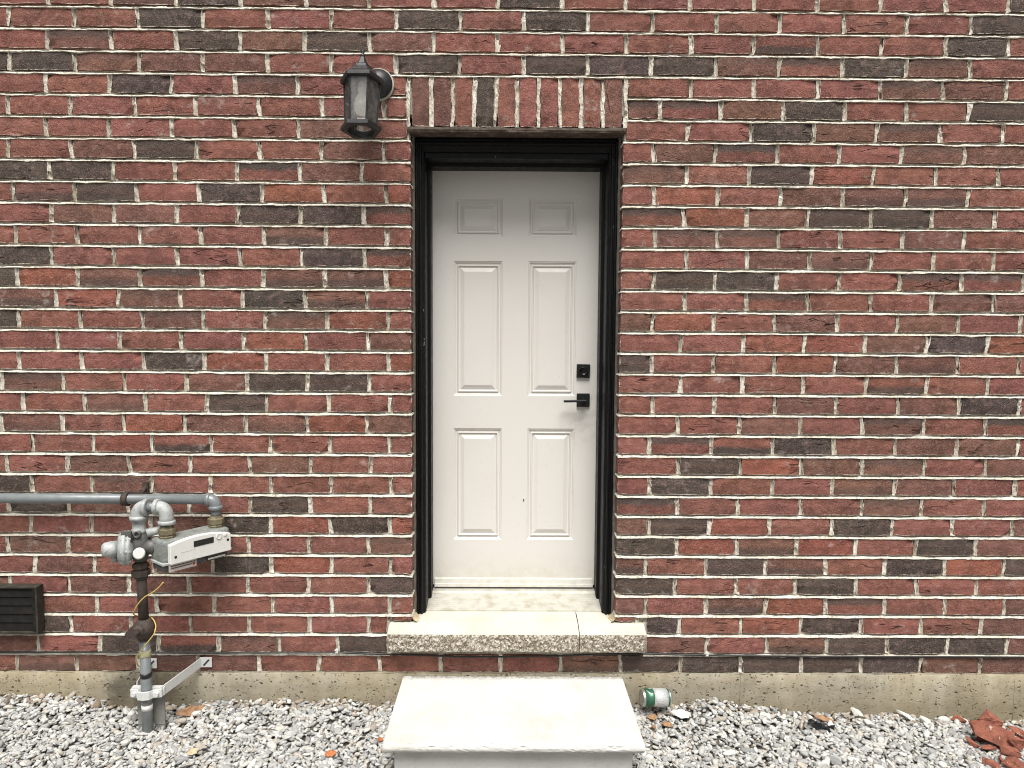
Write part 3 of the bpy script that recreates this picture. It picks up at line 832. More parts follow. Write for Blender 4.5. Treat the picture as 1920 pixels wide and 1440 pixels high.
# threshold: sloping ribbed aluminium sill
th = MB(); pr = []; nr = 9
ya, yb_, za, zb = .118, YD - .004, .540, DB - .030
pr += [(ya, za - .016), (ya, za)]
for i in range(nr):
    t0, t1 = i / nr, (i + 1) / nr
    for t, u in ((t0 + .15 / nr, 0), (t0 + .25 / nr, .0032), (t0 + .80 / nr, .0032), (t0 + .90 / nr, 0)):
        pr.append((ya + (yb_ - .035 - ya) * t, za + (zb - za) * t + u))
pr += [(yb_ - .03, zb + .010), (yb_ + .02, zb + .012), (yb_ + .05, zb - .02)]
th.sweep(pr, [((JL - .045, 0, 0), (0, 1, 0), (0, 0, 1)), ((JR + .045, 0, 0), (0, 1, 0), (0, 0, 1))])
th.build("threshold", MT['alu'], df)

# ------------------------------------------------------------------ door
dr = thing("front_door", "white six panel steel door with scuffed paint set deep in the brick opening", "door", ((DL + DR) / 2, YD, DB))
rects = []
for (u0, v0, u1, v1) in ((851, 371, 943, 444), (991, 372, 1083, 444), (851, 490, 942, 742), (990, 490, 1081, 742), (850, 803, 941, 1011), (987, 804, 1077, 1012)):
    a = at(u0, v1, YD); b = at(u1, v0, YD); rects.append([a[0], b[0], a[2], b[2]])
lx0 = np.mean([rects[i][0] for i in (0, 2, 4)]); lx1 = np.mean([rects[i][1] for i in (0, 2, 4)])
rx0 = np.mean([rects[i][0] for i in (1, 3, 5)]); rx1 = np.mean([rects[i][1] for i in (1, 3, 5)])
for i in range(6): rects[i][0], rects[i][1] = (lx0, lx1) if i % 2 == 0 else (rx0, rx1)
for i in (0, 2, 4):
    za_, zb_ = (rects[i][2] + rects[i+1][2]) / 2, (rects[i][3] + rects[i+1][3]) / 2
    for j in (i, i+1): rects[j][2], rects[j][3] = za_, zb_
sx = [DL - .012, lx0, lx1, rx0, rx1, DR + .012]
szs = [DB, rects[4][2], rects[4][3], rects[2][2], rects[2][3], rects[0][2], rects[0][3], DT + .012]
m = MB(); vs = [(x, YD, z) for z in szs for x in sx]
fs = []
for j in range(7):
    for i in range(5):
        if i in (1, 3) and j in (1, 3, 5): continue
        fs.append((j*6+i, j*6+i+1, (j+1)*6+i+1, (j+1)*6+i))
m.add(vs, fs)
m.span(DL - .012, DR + .012, YD + .022, YD + .045, DB, DT + .012)
m.add([(DL - .012, YD, DB), (DR + .012, YD, DB), (DR + .012, YD + .045, DB), (DL - .012, YD + .045, DB)], [(0, 1, 2, 3)])
m.build("door_skin", MT['door'], dr, normals=False)
LOOPS = [(0, 0), (.0028, .0030), (.0055, .0030), (.0075, .0075), (.0125, .0100), (.0165, .0100), (.0185, .0040), (.0225, .0032), (.0245, .0095), (.0285, .0105), (.0480, .0028), (.0500, .0020)]
for (x0, x1, z0, z1) in rects:
    m = MB(); vs = []
    for ins, d in LOOPS:
        vs += [(x0+ins, YD+d, z0+ins), (x1-ins, YD+d, z0+ins), (x1-ins, YD+d, z1-ins), (x0+ins, YD+d, z1-ins)]
    fs = [(i*4+k, i*4+(k+1) % 4, (i+1)*4+(k+1) % 4, (i+1)*4+k) for i in range(len(LOOPS)-1) for k in range(4)]
    fs.append(tuple((len(LOOPS)-1)*4+k for k in range(4)))
    m.add(vs, fs); m.build("panel", MT['door'], dr, normals=False)
m = MB()
for z0, z1, y in ((DB + .004, DB + .030, YD - .006), (DB - .010, DB + .006, YD - .009), (DB + .028, DB + .033, YD - .004)):
    m.span(DL + .002, DR - .002, y, YD + .002, z0, z1)
m.build("door_sweep", mat_plain("sweep_paint", (0.70, 0.69, 0.63), .45, 0, .25, 30, (.5, .47, .38)), dr, .0015)
# chipped paint mark low on the middle stile
p = at(982, 938, YD)
m = MB(); pts_ = []
for k in range(9):
    an = 2 * math.pi * k / 9; rr = random.uniform(.6, 1.25)
    pts_.append((p[0] + .0035 * rr * math.cos(an), YD - .0008, p[2] + .009 * rr * math.sin(an)))
m.add(pts_ + [(q[0], YD + .001, q[2]) for q in pts_], [tuple(range(9))] + [(k, (k+1) % 9, 9+(k+1) % 9, 9+k) for k in range(9)])
m.build("paint_chip", mat_plain("bare_chip", (.10, .075, .05), .8), dr)
# deadbolt and lever
def px_box(m, u0, v0, u1, v1, y0, y1, rot=0):
    a = at(u0, v1, y0); b = at(u1, v0, y0)
    c = ((a[0]+b[0])/2, (y0+y1)/2, (a[2]+b[2])/2)
    return m.box(c, (b[0]-a[0], y1-y0, b[2]-a[2]), Matrix.Rotation(rot, 3, 'Y') if rot else None), c
m = MB(); _, c = px_box(m, 1081.5, 683, 1106.5, 708.5, YD - .014, YD + .002, rad(1.2))
dbp = m.build("deadbolt", MT['hardware'], dr, .0022)
m = MB().lathe((c[0], YD - .010, c[2]), (0, -1, 0), [(0, .021), (.010, .021), (.0125, .0195), (.0125, .0165), (.011, .016), (.011, .006)], 28)
m.span(c[0]-.009, c[0]+.009, YD-.0235, YD-.021, c[2]-.0016, c[2]+.0016)
m.build("key_cylinder", mat_plain("dark_cylinder", (.022, .022, .022), .3, .7), dbp)
m = MB(); _, c = px_box(m, 1081.5, 738, 1106, 763, YD - .012, YD + .002)
hd = m.build("door_handle", MT['hardware'], dr, .0022)
m = MB().lathe((c[0], YD - .010, c[2]), (0, -1, 0), [(0, .013), (.004, .012), (.008, .0105), (.036, .0105)], 20)
m.build("spindle", MT['hardware'], hd)
e = at(1057, 752.5, YD - .052)
m = MB(); s0 = Vector((c[0] + .012, YD - .052, c[2] + .001)); s1 = Vector((e[0], YD - .052, e[2]))
mid = (s0 + s1) / 2; L_ = (s1 - s0).length
m.box(mid, (L_, .018, .0105), Matrix.Rotation(math.atan2(s0.z - s1.z, s0.x - s1.x) * -1, 3, 'Y'))
m.build("lever", MT['hardware'], hd, .003)

# ------------------------------------------------------------------ stone sill
sl = thing("door_sill", "pale limestone sill in two pieces with rough pitched front under the door", "sill", (0, 0, .44))
SJ = at(1087, 1191, -.075)[0]
YS = -.075
def sill_piece(x0, x1, ear_l, ear_r):
    zf, zw, zbk = at(960, 1191, YS)[2], .531, .536
    zb_ = at(960, 1223.5, YS)[2]
    m = MB()
    # tread: front band and the part that runs back into the opening
    xi0 = OPL - .0 if ear_l else x0; xi1 = OPR if ear_r else x1
    m.add([(x0, YS + .004, zf), (x1, YS + .004, zf), (x1, .012, zw), (x0, .012, zw)], [(0, 1, 2, 3)])
    m.add([(xi0, .012, zw), (xi1, .012, zw), (xi1, .15, zbk), (xi0, .15, zbk)], [(0, 1, 2, 3)])
    m.add([(x0, YS + .004, zb_), (x1, YS + .004, zb_), (x1, .20, zb_), (x0, .20, zb_)], [(0, 3, 2, 1)])
    for x in (x0, x1):
        m.add([(x, YS + .004, zb_), (x, .012, zb_), (x, .012, zw), (x, YS + .004, zf)], [(0, 1, 2, 3)])
    o = m.build("stone_slab", MT['sill'], sl, normals=False)
    m = MB(); nx = int((x1 - x0) / .006); nz = 9; vs = []
    for j in range(nz + 1):
        for i in range(nx + 1):
            edge = j in (0, nz) or i in (0, nx)
            y = YS + .004 - (0 if edge else random.uniform(-.001, .0085))
            vs.append((x0 + (x1 - x0) * i / nx, y, zb_ + (zf - zb_) * j / nz + (0 if edge else random.gauss(0, .001))))
    r = nx + 1
    m.add(vs, [(j*r+i, j*r+i+1, (j+1)*r+i+1, (j+1)*r+i) for j in range(nz) for i in range(nx)])
    m.build("pitched_face", MT['rock'], o, normals=False)
    return o
sill_piece(SILL_L, SJ - .0018, True, False); sill_piece(SJ + .0018, SILL_R, False, True)
m = MB()
n = 50; vs = []
for i in range(n + 1):
    x = OPL + .002 + (OPR - OPL - .004) * i / n
    w = random.gauss(0, .0012)
    for y, z in ((.112 + w, .5325), (.124 + w, .5365), (.136, .541)): vs.append((x, y, z))
m.add(vs, [(i*3+j, (i+1)*3+j, (i+1)*3+j+1, i*3+j+1) for i in range(n) for j in range(2)], True)
for xx, sg in ((OPL, 1), (OPR, -1)):
    vs = []
    for i in range(20):
        y = .0 + .115 * i / 19
        for d, z in ((-.001, .556 + random.gauss(0, .002)), (.008 + random.gauss(0, .0015), .541), (.022 + random.gauss(0, .004), .5335)): vs.append((xx + sg * d, y, z))
    m.add(vs, [(i*3+j, (i+1)*3+j, (i+1)*3+j+1, i*3+j+1) for i in range(19) for j in range(2)], True)
m.build("sill_mortar", mat_plain("sill_mortar", (0.52, 0.43, 0.28), .9, 0, .4, 30, (.34, .27, .16), .3), sl)

# ------------------------------------------------------------------ precast step
ZS = at(960, 1266, -.012)[2]
fr_l = atz(716, 1398, ZS); fr_r = atz(1213, 1398, ZS)
YF = (fr_l[1] + fr_r[1]) / 2
XL, XR = at(757, 1266, -.012)[0], at(1163, 1266, -.012)[0]
XL = (XL + fr_l[0]) / 2; XR = (XR + fr_r[0]) / 2
stp = thing("concrete_step", "whitish precast concrete step with rounded nosing below the stone sill", "step", ((XL + XR) / 2, -.2, .1))
m = MB()
# tread slab with a round nose, extruded across; then its body set back under the nose
R_ = .017
prof = [(-.012, ZS - .045), (-.012, ZS - .008), (-.016, ZS - .002), (-.024, ZS)]
prof += [(YF + R_ - R_ * math.sin(t), ZS - R_ + R_ * math.cos(t)) for t in np.linspace(0, math.pi * .75, 8)]
prof += [(YF + .030, ZS - .047)]
xsn = np.linspace(XL, XR, 70)
vs = []; fs = []
npf = len(prof)
for i, x in enumerate(xsn):
    for (y, z) in prof:
        e = 0
        chip = random.uniform(.003, .007) if (z > ZS - .012 and y < YF + .012 and random.random() < .08) else 0
        vs.append((x, y + random.gauss(0, .0006) + chip, z + random.gauss(0, .0004) - chip))
fs = [(i*npf+k, i*npf+(k+1) % npf, (i+1)*npf+(k+1) % npf, (i+1)*npf+k) for i in range(len(xsn)-1) for k in range(npf)]
fs += [tuple(range(npf))[::-1], tuple((len(xsn)-1)*npf + k for k in range(npf))]
m.add(vs, fs); m.build("tread", MT['step'], stp, .009, 3)
m = MB(); m.span(XL + .034, XR - .034, YF + .055, -.02, -.12, ZS - .040)
m.build("riser", MT['step'], stp, .006)

# ------------------------------------------------------------------ wall lantern
YL = -.135
A0 = at(679, 152, YL)
LX = A0[0]; ZR = A0[2]                                  # eave level of the lantern roof
ZBt = at(679, 246, YL)[2]                               # bottom rim
ln = thing("wall_lantern", "dusty black hexagonal wall lantern with clear panes mounted left of the door head", "lantern", (LX, 0, ZBt))
def hexring(r, z, rot=0.0): return [(LX + r * math.cos(rad(60*k) + rot), YL + r * math.sin(rad(60*k) + rot), z) for k in range(6)]
def hexloft(m, levels, cap=True):
    vs = []
    for r, z in levels: vs += hexring(r, z)
    n = 6
    fs = [(i*n+k, i*n+(k+1) % n, (i+1)*n+(k+1) % n, (i+1)*n+k) for i in range(len(levels)-1) for k in range(n)]
    if cap: fs += [tuple(range(n))[::-1], tuple((len(levels)-1)*n+k for k in range(n))]
    m.add(vs, fs); return m
RB = .068
m = hexloft(MB(), [(.083, ZR - .012), (.089, ZR - .010), (.089, ZR + .004), (.080, ZR + .012), (.062, ZR + .024), (.048, ZR + .044), (.041, ZR + .048), (.040, ZR + .056), (.024, ZR + .066), (.013, ZR + .092), (.009, ZR + .100)])
roof = m.build("roof", MT['lantern'], ln, .0012)
MB().lathe((LX, YL, ZR + .098), (0, 0, 1), [(0, .008), (.006, .010), (.012, .007), (.016, .004), (.022, .0075), (.028, .006), (.034, .002)], 14).build("finial", MT['lantern'], roof)
m = MB()
for k in range(6):
    a0, a1 = rad(60*k), rad(60*(k+1))
    rt, rb = RB + .004, RB - .006
    p0 = (LX + rt*math.cos(a0), YL + rt*math.sin(a0), ZR - .008); p1 = (LX + rb*math.cos(a0), YL + rb*math.sin(a0), ZBt + .008)
    MB().tube([p0, p1], .0036, 6).build("corner_post", MT['lantern'], ln)
for k in range(6):
    a0, a1 = rad(60*k), rad(60*(k+1)); rt, rb = RB + .001, RB - .009
    q = []
    for r, z in ((rt, ZR - .009), (rb, ZBt + .008)):
        for a in (a0, a1): q.append(Vector((LX + r*math.cos(a), YL + r*math.sin(a), z)))
    nrm = Vector((math.cos((a0+a1)/2), math.sin((a0+a1)/2), 0)) * .0012
    m = MB(); P8 = [q[0]+nrm, q[1]+nrm, q[3]+nrm, q[2]+nrm, q[0]-nrm, q[1]-nrm, q[3]-nrm, q[2]-nrm]
    m.add(P8, [(0,1,2,3), (7,6,5,4), (0,4,5,1), (1,5,6,2), (2,6,7,3), (3,7,4,0)])
    m.build("glass_pane", MT['glass'], ln)
# bottom rim with a round opening
m = MB(); nseg = 36; vs = []
def hexr(an, r):
    k = (an % rad(60)) - rad(30); return r * math.cos(rad(30)) / math.cos(k)
for zz, ro, hole in ((ZBt + .010, .072, .046), (ZBt + .004, .080, .046), (ZBt - .012, .080, .048), (ZBt - .012, None, .048)):
    pass
rings = [(ZBt + .010, lambda a: hexr(a, .070)), (ZBt + .005, lambda a: hexr(a, .081)), (ZBt - .010, lambda a: hexr(a, .081)), (ZBt - .013, lambda a: hexr(a, .076)),
         (ZBt - .013, lambda a: .052), (ZBt + .010, lambda a: .050)]
for z, f in rings:
    for k in range(nseg):
        an = 2*math.pi*k/nseg; r = f(an); vs.append((LX + r*math.cos(an), YL + r*math.sin(an), z))
nr_ = len(rings)
m.add(vs, [(i*nseg+k, i*nseg+(k+1) % nseg, ((i+1) % nr_)*nseg+(k+1) % nseg, ((i+1) % nr_)*nseg+k) for i in range(nr_) for k in range(nseg)])
m.build("bottom_rim", MT['lantern'], ln)
MB().lathe((LX, YL, ZR - .012), (0, 0, -1), [(0, .017), (.030, .017), (.034, .014), (.045, .015), (.062, .024), (.085, .0305), (.105, .0300), (.122, .021), (.130, .008)], 24).build("light_bulb", MT['bulb'], ln)
LTILT = Matrix.Translation((LX, YL, ZR)) @ Matrix.Rotation(rad(-9), 4, 'X') @ Matrix.Translation((-LX, -YL, -ZR))
for o in [q for q in bpy.data.objects if q.parent in (ln, roof)]: o.data.transform(LTILT)
BPc = at(709, 158, -.012)
MB().lathe((BPc[0], 0.0, BPc[2]), (0, -1, 0), [(0, .066), (.010, .066), (.014, .064)], 36).build("gasket", MT['backer'], ln)
MB().lathe((BPc[0], -.012, BPc[2]), (0, -1, 0), [(0, .060), (.008, .060), (.018, .052), (.030, .040), (.038, .024), (.042, .012)], 36).build("back_plate", MT['lantern'], ln)
MB().tube([(BPc[0], -.045, BPc[2]), (BPc[0] - .012, -.065, BPc[2] + .012), (LX + .015, YL + .035, ZR + .042), (LX + .004, YL + .012, ZR + .045)], [.014, .012, .011, .012], 12).build("arm", MT['lantern'], ln)

# ------------------------------------------------------------------ gas meter set
YR = -.225
gas = thing("gas_meter", "grey gas regulator and white faced meter on a riser with a pipe along the wall", "gas meter", tuple(at(265, 1372, YR)))
YP = -.062
zp = at(300, 936, YP)[2]
pr0 = at(-30, 936, YP); px_e = at(404, 936, YP)[0]
MB().tube([(-2.62, YP, zp + .002), (px_e - .030, YP, zp)], .0213, 16).build("wall_pipe", MT['pipe'], gas)
ow = at(403, 978, YP)                                  # meter outlet union near the wall
def elbow(name, a, corner, b, r, mat, parent, collar=.004):
    """pipe elbow from a round corner to b, with collars at both ends"""
    a, c, b = Vector(a), Vector(corner), Vector(b)
    d1, d2 = (c - a).normalized(), (b - c).normalized()
    rr = min((c - a).length, (b - c).length) * .92
    pts = [a]
    for t in np.linspace(0, 1, 9):
        p = c - d1 * rr * (1 - t) ** 2 + d2 * rr * t ** 2 if False else (c - d1*rr)*(1-t)**2 + c*2*t*(1-t) + (c + d2*rr)*t**2
        pts.append(p)
    pts.append(b)
    o = MB().tube(pts, r, 18).build(name, mat, parent)
    m = MB()
    for e, d in ((a, d1), (b, -d2)): m.lathe(e, d, [(-.001, r + .0005), (0, r + collar), (.013, r + collar), (.016, r)], 20)
    m.build("collar", mat, o)
    return o
elbow("elbow_fitting", (px_e - .036, YP, zp), (px_e, YP, zp), (px_e, YP, zp - .042), .0245, MT['pipe'], gas)
# clamp that carries the wall pipe
cl = at(236, 936, YP)
m = MB().lathe((cl[0] - .010, YP, zp), (1, 0, 0), [(0, .030), (.024, .030)], 20)
m.tube([(cl[0] + .055, YP + .02, zp + .025), (cl[0] + .055, .004, zp + .040)], .010, 8)
m.span(cl[0] + .0, cl[0] + .075, YP - .004, YP + .012, zp + .020, zp + .032); m.span(cl[0] + .045, cl[0] + .068, -.012, .002, zp + .020, zp + .062)
m.build("pipe_clamp", MT['rust'], gas)
# meter body, turned towards the right of the yard
il = at(313, 995, YR)                                  # inlet union
zU = (ow[2] + il[2]) / 2
O = Vector((px_e, YP, zU)); I = Vector((il[0], YR, zU))
ux = (O - I); ux.z = 0; LU = ux.length; ux.normalize()
nf = Vector((ux.y, -ux.x, 0))                          # front normal
if nf.y > 0: nf = -nf
upz = Vector((0, 0, 1))
MC = (O + I) / 2
def mp(s, d, h): return MC + ux * s + nf * d + upz * h   # meter coordinates
def mbox(m, s0, s1, d0, d1, h0, h1):
    P = [mp(s, d, h) for h in (h0, h1) for s, d in ((s0, d0), (s1, d0), (s1, d1), (s0, d1))]
    return m.add(P, [(3,2,1,0),(4,5,6,7),(0,1,5,4),(1,2,6,5),(2,3,7,6),(3,0,4,7)])
HT = -.020; HB = -.152
S0, S1 = -LU/2 - .042, LU/2 + .034
m = MB(); mbox(m, S0, S1, -.058, .052, HB + .035, HT - .004)
body = m.build("meter_body", mat_painted_iron("grey_meter_case", (0.25, 0.265, 0.25), (0.15, 0.16, 0.15)), gas, .014, 3)
m = MB(); mbox(m, S0 - .005, S1 + .005, -.062, .057, HB + .030, HB + .040); m.build("seam_flange", MT['cast'], body, .002)
m = MB(); mbox(m, S0 + .004, S1 - .02, -.052, .047, HB, HB + .031); m.build("lower_case", MT['castdark'], body, .010, 3)
# white index cover with an arched top
m = MB(); arc = []
f0, f1 = S0 + .018, S1 - .010
for t in np.linspace(0, 1, 15):
    arc.append((f0 + (f1 - f0) * t, HT - .030 + .026 * math.sin(math.pi * (0.10 + .85 * t)) ** .8))
poly = [(f0, HB + .034), (f1, HB + .034)] + arc[::-1]
nP = len(poly)
vs = [mp(s, .050, h) for s, h in poly] + [mp(s, .074, h) for s, h in poly]
m.add(vs, [tuple(range(nP)), tuple(range(nP, 2*nP))[::-1]] + [(k, (k+1) % nP, nP+(k+1) % nP, nP+k) for k in range(nP)])
cover = m.build("index_cover", MT['white'], gas, .003)
W_ = f1 - f0
def on_face(name, s0, s1, h0, h1, mat, th=.0015, d=.0738, bevel=0):
    m = MB(); mbox(m, s0, s1, d, d + th, h0, h1); return m.build(name, mat, cover, bevel)
on_face("display_window", f0 + W_*.37, f0 + W_*.70, HT - .047, HT - .023, MT['lcd'])
MB().lathe(mp(f0 + W_*.79, .073, HT - .026), nf, [(0, .013), (.004, .013), (.005, .010), (.003, .008)], 20).build("button", MT['white'], cover)
MB().lathe(mp(f0 + W_*.90, .073, HT - .026), nf, [(0, .010), (.003, .008), (.004, .004)], 16).build("button", MT['white'], cover)
for fx, hh in ((.08, HB + .062), (.945, HT - .050)):
    MB().lathe(mp(f0 + W_*fx, .0738, hh), nf, [(0, .0058), (.001, .0055)], 14).build("screw_hole", MT['lcd'], cover)
on_face("printed_line", f0 + W_*.16, f0 + W_*.40, HB + .0735, HB + .0755, MT['label'], .0006)
def low_plate(name, s0, s1, h0, h1, mat, d): 
    m = MB(); mbox(m, s0, s1, d, d + .002, h0, h1); return m.build(name, mat, body)
lp = low_plate("rating_plate", f0, f0 + W_*.44, HB + .001, HB + .030, MT['label'], .056)
for i, hh in enumerate((HB + .022, HB + .013)):
    m = MB(); mbox(m, f0 + .008, f0 + W_*(.36 if i else .42), .0575, .0586, hh, hh + .003); m.build("printed_rule", MT['ink'], lp)
m = MB(); mbox(m, f0 + W_*.38, f0 + W_*.415, .0575, .0586, HB + .008, HB + .019); m.build("printed_mark", MT['redink'], lp)
bp = low_plate("barcode_plate", f0 + W_*.62, f0 + W_*.96, HB + .010, HB + .032, MT['ink'], .056)
m = MB(); mbox(m, f0 + W_*.63, f0 + W_*.93, .0575, .0586, HB + .012, HB + .019); m.build("barcode_strip", MT['white'], bp)
# unions
for P, tp in ((O, None), (I, None)):
    MB().lathe(P + upz * -.024, upz, [(0, .031), (.008, .033), (.012, .029), (.016, .034), (.036, .034), (.040, .027), (.048, .024)], 8, False).build("union_nut", MT['brass'], gas)
MB().tube([O + upz*.020, (px_e, YP, zp - .040)], .0195, 14).build("pipe_nipple", MT['pipe'], gas)
# inlet elbow, short nipple and regulator elbow
RX = at(262, 1000, YR)[0]
ztop = at(312, 951, YR)[2]
elbow("elbow_fitting", I + upz*.030, (I.x, YR, ztop), (I.x - .044, YR, ztop), .027, MT['cast'], gas, .006)
MB().tube([(I.x - .040, YR, ztop), (RX + .030, YR, ztop)], .0185, 14).build("pipe_nipple", MT['pipe'], gas)
zr = at(262, 1022, YR)[2]
elbow("elbow_fitting", (RX + .036, YR, ztop), (RX - .002, YR, ztop), (RX - .002, YR, ztop - .050), .029, MT['cast'], gas, .006)
MB().lathe((RX - .002, YR, ztop - .045), (0, 0, -1), [(0, .030), (.012, .030), (.014, .025), (.040, .025), (.046, .030), (.062, .031)], 18).build("regulator_neck", MT['cast'], gas)
# regulator
reg = MB().lathe((RX, YR, zr + .055), (0, 0, -1), [(0, .026), (.02, .036), (.05, .042), (.08, .040), (.10, .030), (.118, .026)], 20).build("regulator_body", MT['castdark'], gas)
ra = Vector((-.86, -.42, .02)).normalized(); rc = Vector((RX - .030, YR - .012, zr - .006))
MB().lathe(rc, ra, [(-.01, .035), (.000, .056), (.004, .067), (.012, .070), (.014, .065), (.018, .065), (.020, .070), (.030, .068), (.042, .058), (.048, .040)], 32).build("diaphragm_case", MT['cast'], reg)
MB().lathe(rc + ra*.046, ra, [(0, .033), (.026, .032), (.048, .028), (.056, .020), (.058, .008)], 24).build("spring_cap", MT['cast'], reg)
for k in range(8):
    m = MB(); an = 2*math.pi*k/8; e1 = ra.cross(upz).normalized(); e2 = ra.cross(e1)
    q = rc + ra*.000 + (e1*math.cos(an) + e2*math.sin(an)) * .063
    m.lathe(q, ra, [(0, .0055), (.035, .0055)], 6, False); m.build("bolt", MT['cast'], reg)
bq = rc + ra*.060
MB().tube([bq + upz*-.020, bq + upz*-.052], .012, 12).build("vent_spout", MT['cast'], reg)
m = MB().lathe((RX + .016, YR - .030, zr - .020), (.25, -1, .05), [(0, .020), (.012, .020), (.014, .0225), (.024, .0225), (.026, .018)], 20); m.build("test_plug", MT['white'], reg)
m = MB().lathe((RX - .040, YR - .040, zr + .006), (-.1, -1, 0), [(0, .015), (.018, .015), (.018, .009), (.008, .008)], 16); m.build("sense_port", MT['castdark'], reg)
m = MB(); m.box((RX - .028, YR - .046, zr + .046), (.040, .012, .050)); m.build("data_tag", MT['castdark'], reg, .002)
m = MB().lathe((RX + .006, YR - .026, zr + .052), (.1, -1, .1), [(0, .015), (.014, .015), (.014, .008), (.006, .008)], 14); m.build("sense_port", MT['castdark'], reg)
m = MB().tube([(RX + .03, YR - .004, zr + .050), (I.x - .020, YR + .03, zr + .060)], [.018, .015], 12); m.build("side_outlet", MT['cast'], reg)
m = MB().tube([(RX + .02, YR, zr - .005), (RX + .075, YR + .01, zr - .012)], [.034, .026], 14); m.build("side_boss", MT['castdark'], reg)
# riser
zgr = at(265, 1372, YR)[2]
zu = at(266, 1068, YR)[2]; zv = at(266, 1180, YR)[2]; zc = at(268, 1215, YR)[2]; zk = at(268, 1298, YR)[2]
RX2 = RX + .006
MB().tube([(RX, YR, zr - .05), (RX2, YR, zv)], .0195, 14).build("riser_pipe", MT['rust'], gas)
MB().lathe((RX, YR, zu + .030), (0, 0, -1), [(0, .024), (.006, .031), (.020, .032), (.022, .026), (.030, .026), (.032, .035), (.052, .035), (.056, .026), (.066, .024)], 8, False).build("riser_union", MT['rust'], gas)
val = MB().lathe((RX2, YR, zv + .045), (0, 0, -1), [(0, .026), (.012, .030), (.020, .040), (.045, .045), (.065, .036), (.075, .028), (.085, .026)], 16).build("shutoff_valve", MT['rust'], gas)
m = MB().lathe((RX2, YR - .02, zv + .008), (-.2, -1, .1), [(0, .028), (.020, .024), (.032, .013), (.046, .012)], 8, False)
m.box((RX2 - .004, YR - .072, zv + .010), (.014, .022, .046), Matrix.Rotation(.9, 3, 'Y')); m.box((RX2 - .045, YR - .010, zv - .002), (.050, .022, .022), Matrix.Rotation(-.8, 3, 'Y'))
m.build("valve_key", MT['rust'], val)
MB().tube([(RX2, YR, zv - .03), (RX2 + .003, YR, zgr - .12)], .0205, 16).build("lower_riser", MT['pipe'], gas)
MB().lathe((RX2 + .001, YR, zc - .008), (0, 0, -1), [(0, .0212), (.004, .0222), (.022, .0222), (.026, .0212)], 16).build("tape_wrap", MT['tape'], gas)
MB().lathe((RX2 + .001, YR, zk + .085), (0, 0, -1), [(0, .0212), (.0, .0217), (.020, .0217), (.020, .0212)], 16).build("pipe_band", MT['cable'], gas)
MB().lathe((RX2 + .002, YR, zk - .050), (0, 0, -1), [(0, .0212), (.0, .0218), (.022, .0218), (.022, .0212)], 16).build("pipe_band", MT['white'], gas)
m = MB(); m.span(RX2 - .053, RX2 + .057, YR + .030, YR + .040, zgr - .15, zk + .004)
m.span(RX2 - .055, RX2 + .059, YR + .028, YR + .030, zk - .082, zk - .078); m.span(RX2 - .055, RX2 + .059, YR + .028, YR + .030, zk - .152, zk - .147)
m.build("support_post", MT['post'], gas, .0015)
m = MB()
pc = [(RX2 - .062, YR - .006), (RX2 - .030, YR - .014), (RX2 - .022, YR - .030), (RX2 + .002, YR - .036), (RX2 + .026, YR - .030), (RX2 + .034, YR - .014), (RX2 + .066, YR - .006)]
vs = []
for x, y in pc: vs += [(x, y, zk + .016), (x, y, zk - .018), (x, y + .008, zk - .018), (x, y + .008, zk + .016)]
m.add(vs, [(i*4+k, i*4+(k+1) % 4, (i+1)*4+(k+1) % 4, (i+1)*4+k) for i in range(6) for k in range(4)] + [(0, 1, 2, 3), (27, 26, 25, 24)])
for s in (-1, 1): m.lathe((RX2 + .002 + s * .046, YR - .012, zk - .001), (0, -1, 0), [(-.02, .010), (.004, .011), (.010, .011)], 6, False)
m.span(RX2 - .065, RX2 + .069, YR + .010, YR + .029, zk - .018, zk + .016)
clampo = m.build("pipe_clamp", MT['galv'], gas, .001)
br = at(387, 1241, -.004); bb = at(284, 1243, -.004)
def strut(name, p, q, w, t):
    m = MB(); p, q = Vector(p), Vector(q); d = (q - p).normalized(); up = Vector((0, 0, 1)); sd = d.cross(up).normalized(); up = sd.cross(d)
    pr = [(-t/2, -w/2), (t/2, -w/2), (t/2, w/2), (-t/2, w/2)]
    m.sweep(pr, [(p, sd, up), (q, sd, up)])
    return m.build(name, MT['galv'], gas, .0012)
strut("brace", (RX2 + .060, YR + .004, zk + .000), (br[0] - .022, -.012, br[2]), .042, .004)
strut("brace", (RX2 - .050, YR + .024, zk + .012), (bb[0] + .0, -.012, bb[2] - .01), .042, .004)
for c0 in (br, bb):
    m = MB(); m.span(c0[0] - .026, c0[0] + .026, -.010, -.0055, c0[2] - .022, c0[2] + .022)
    tb = m.build("wall_tab", MT['galv'], gas, .001)
    m = MB(); m.box((c0[0] + .002, -.0105, c0[2]), (.007, .002, .036), Matrix.Rotation(.75, 3, 'Y')); m.build("slot", MT['ink'], tb)

# tracer wire
def P_(u, v, dy): return tuple(at(u, v, YR + dy))
path = [P_(306, 1092, -.06), P_(296, 1103, -.055), P_(283, 1113, -.045), P_(272, 1119, -.035), P_(260, 1131, -.03), P_(251, 1147, -.02), P_(252, 1153, .01), P_(262, 1155, .035), P_(276, 1154, .03), P_(287, 1161, .01), P_(292, 1172, -.015), P_(291, 1181, -.045),
        P_(288, 1190, -.05), P_(278, 1203, -.048), P_(266, 1218, -.035), P_(258, 1229, -.024), P_(256, 1237, -.015), P_(258, 1247, .004), P_(266, 1252, .022), P_(276, 1262, .020), P_(277, 1290, .024)]
sm = []
for i in range(len(path) - 1):
    p0, p1, p2, p3 = [Vector(path[max(0, min(len(path)-1, i+k))]) for k in (-1, 0, 1, 2)]
    for t in np.linspace(0, 1, 5)[:-1]:
        sm.append(.5 * ((2*p1) + (p2-p0)*t + (2*p0-5*p1+4*p2-p3)*t*t + (3*p1-p0-3*p2+p3)*t**3))
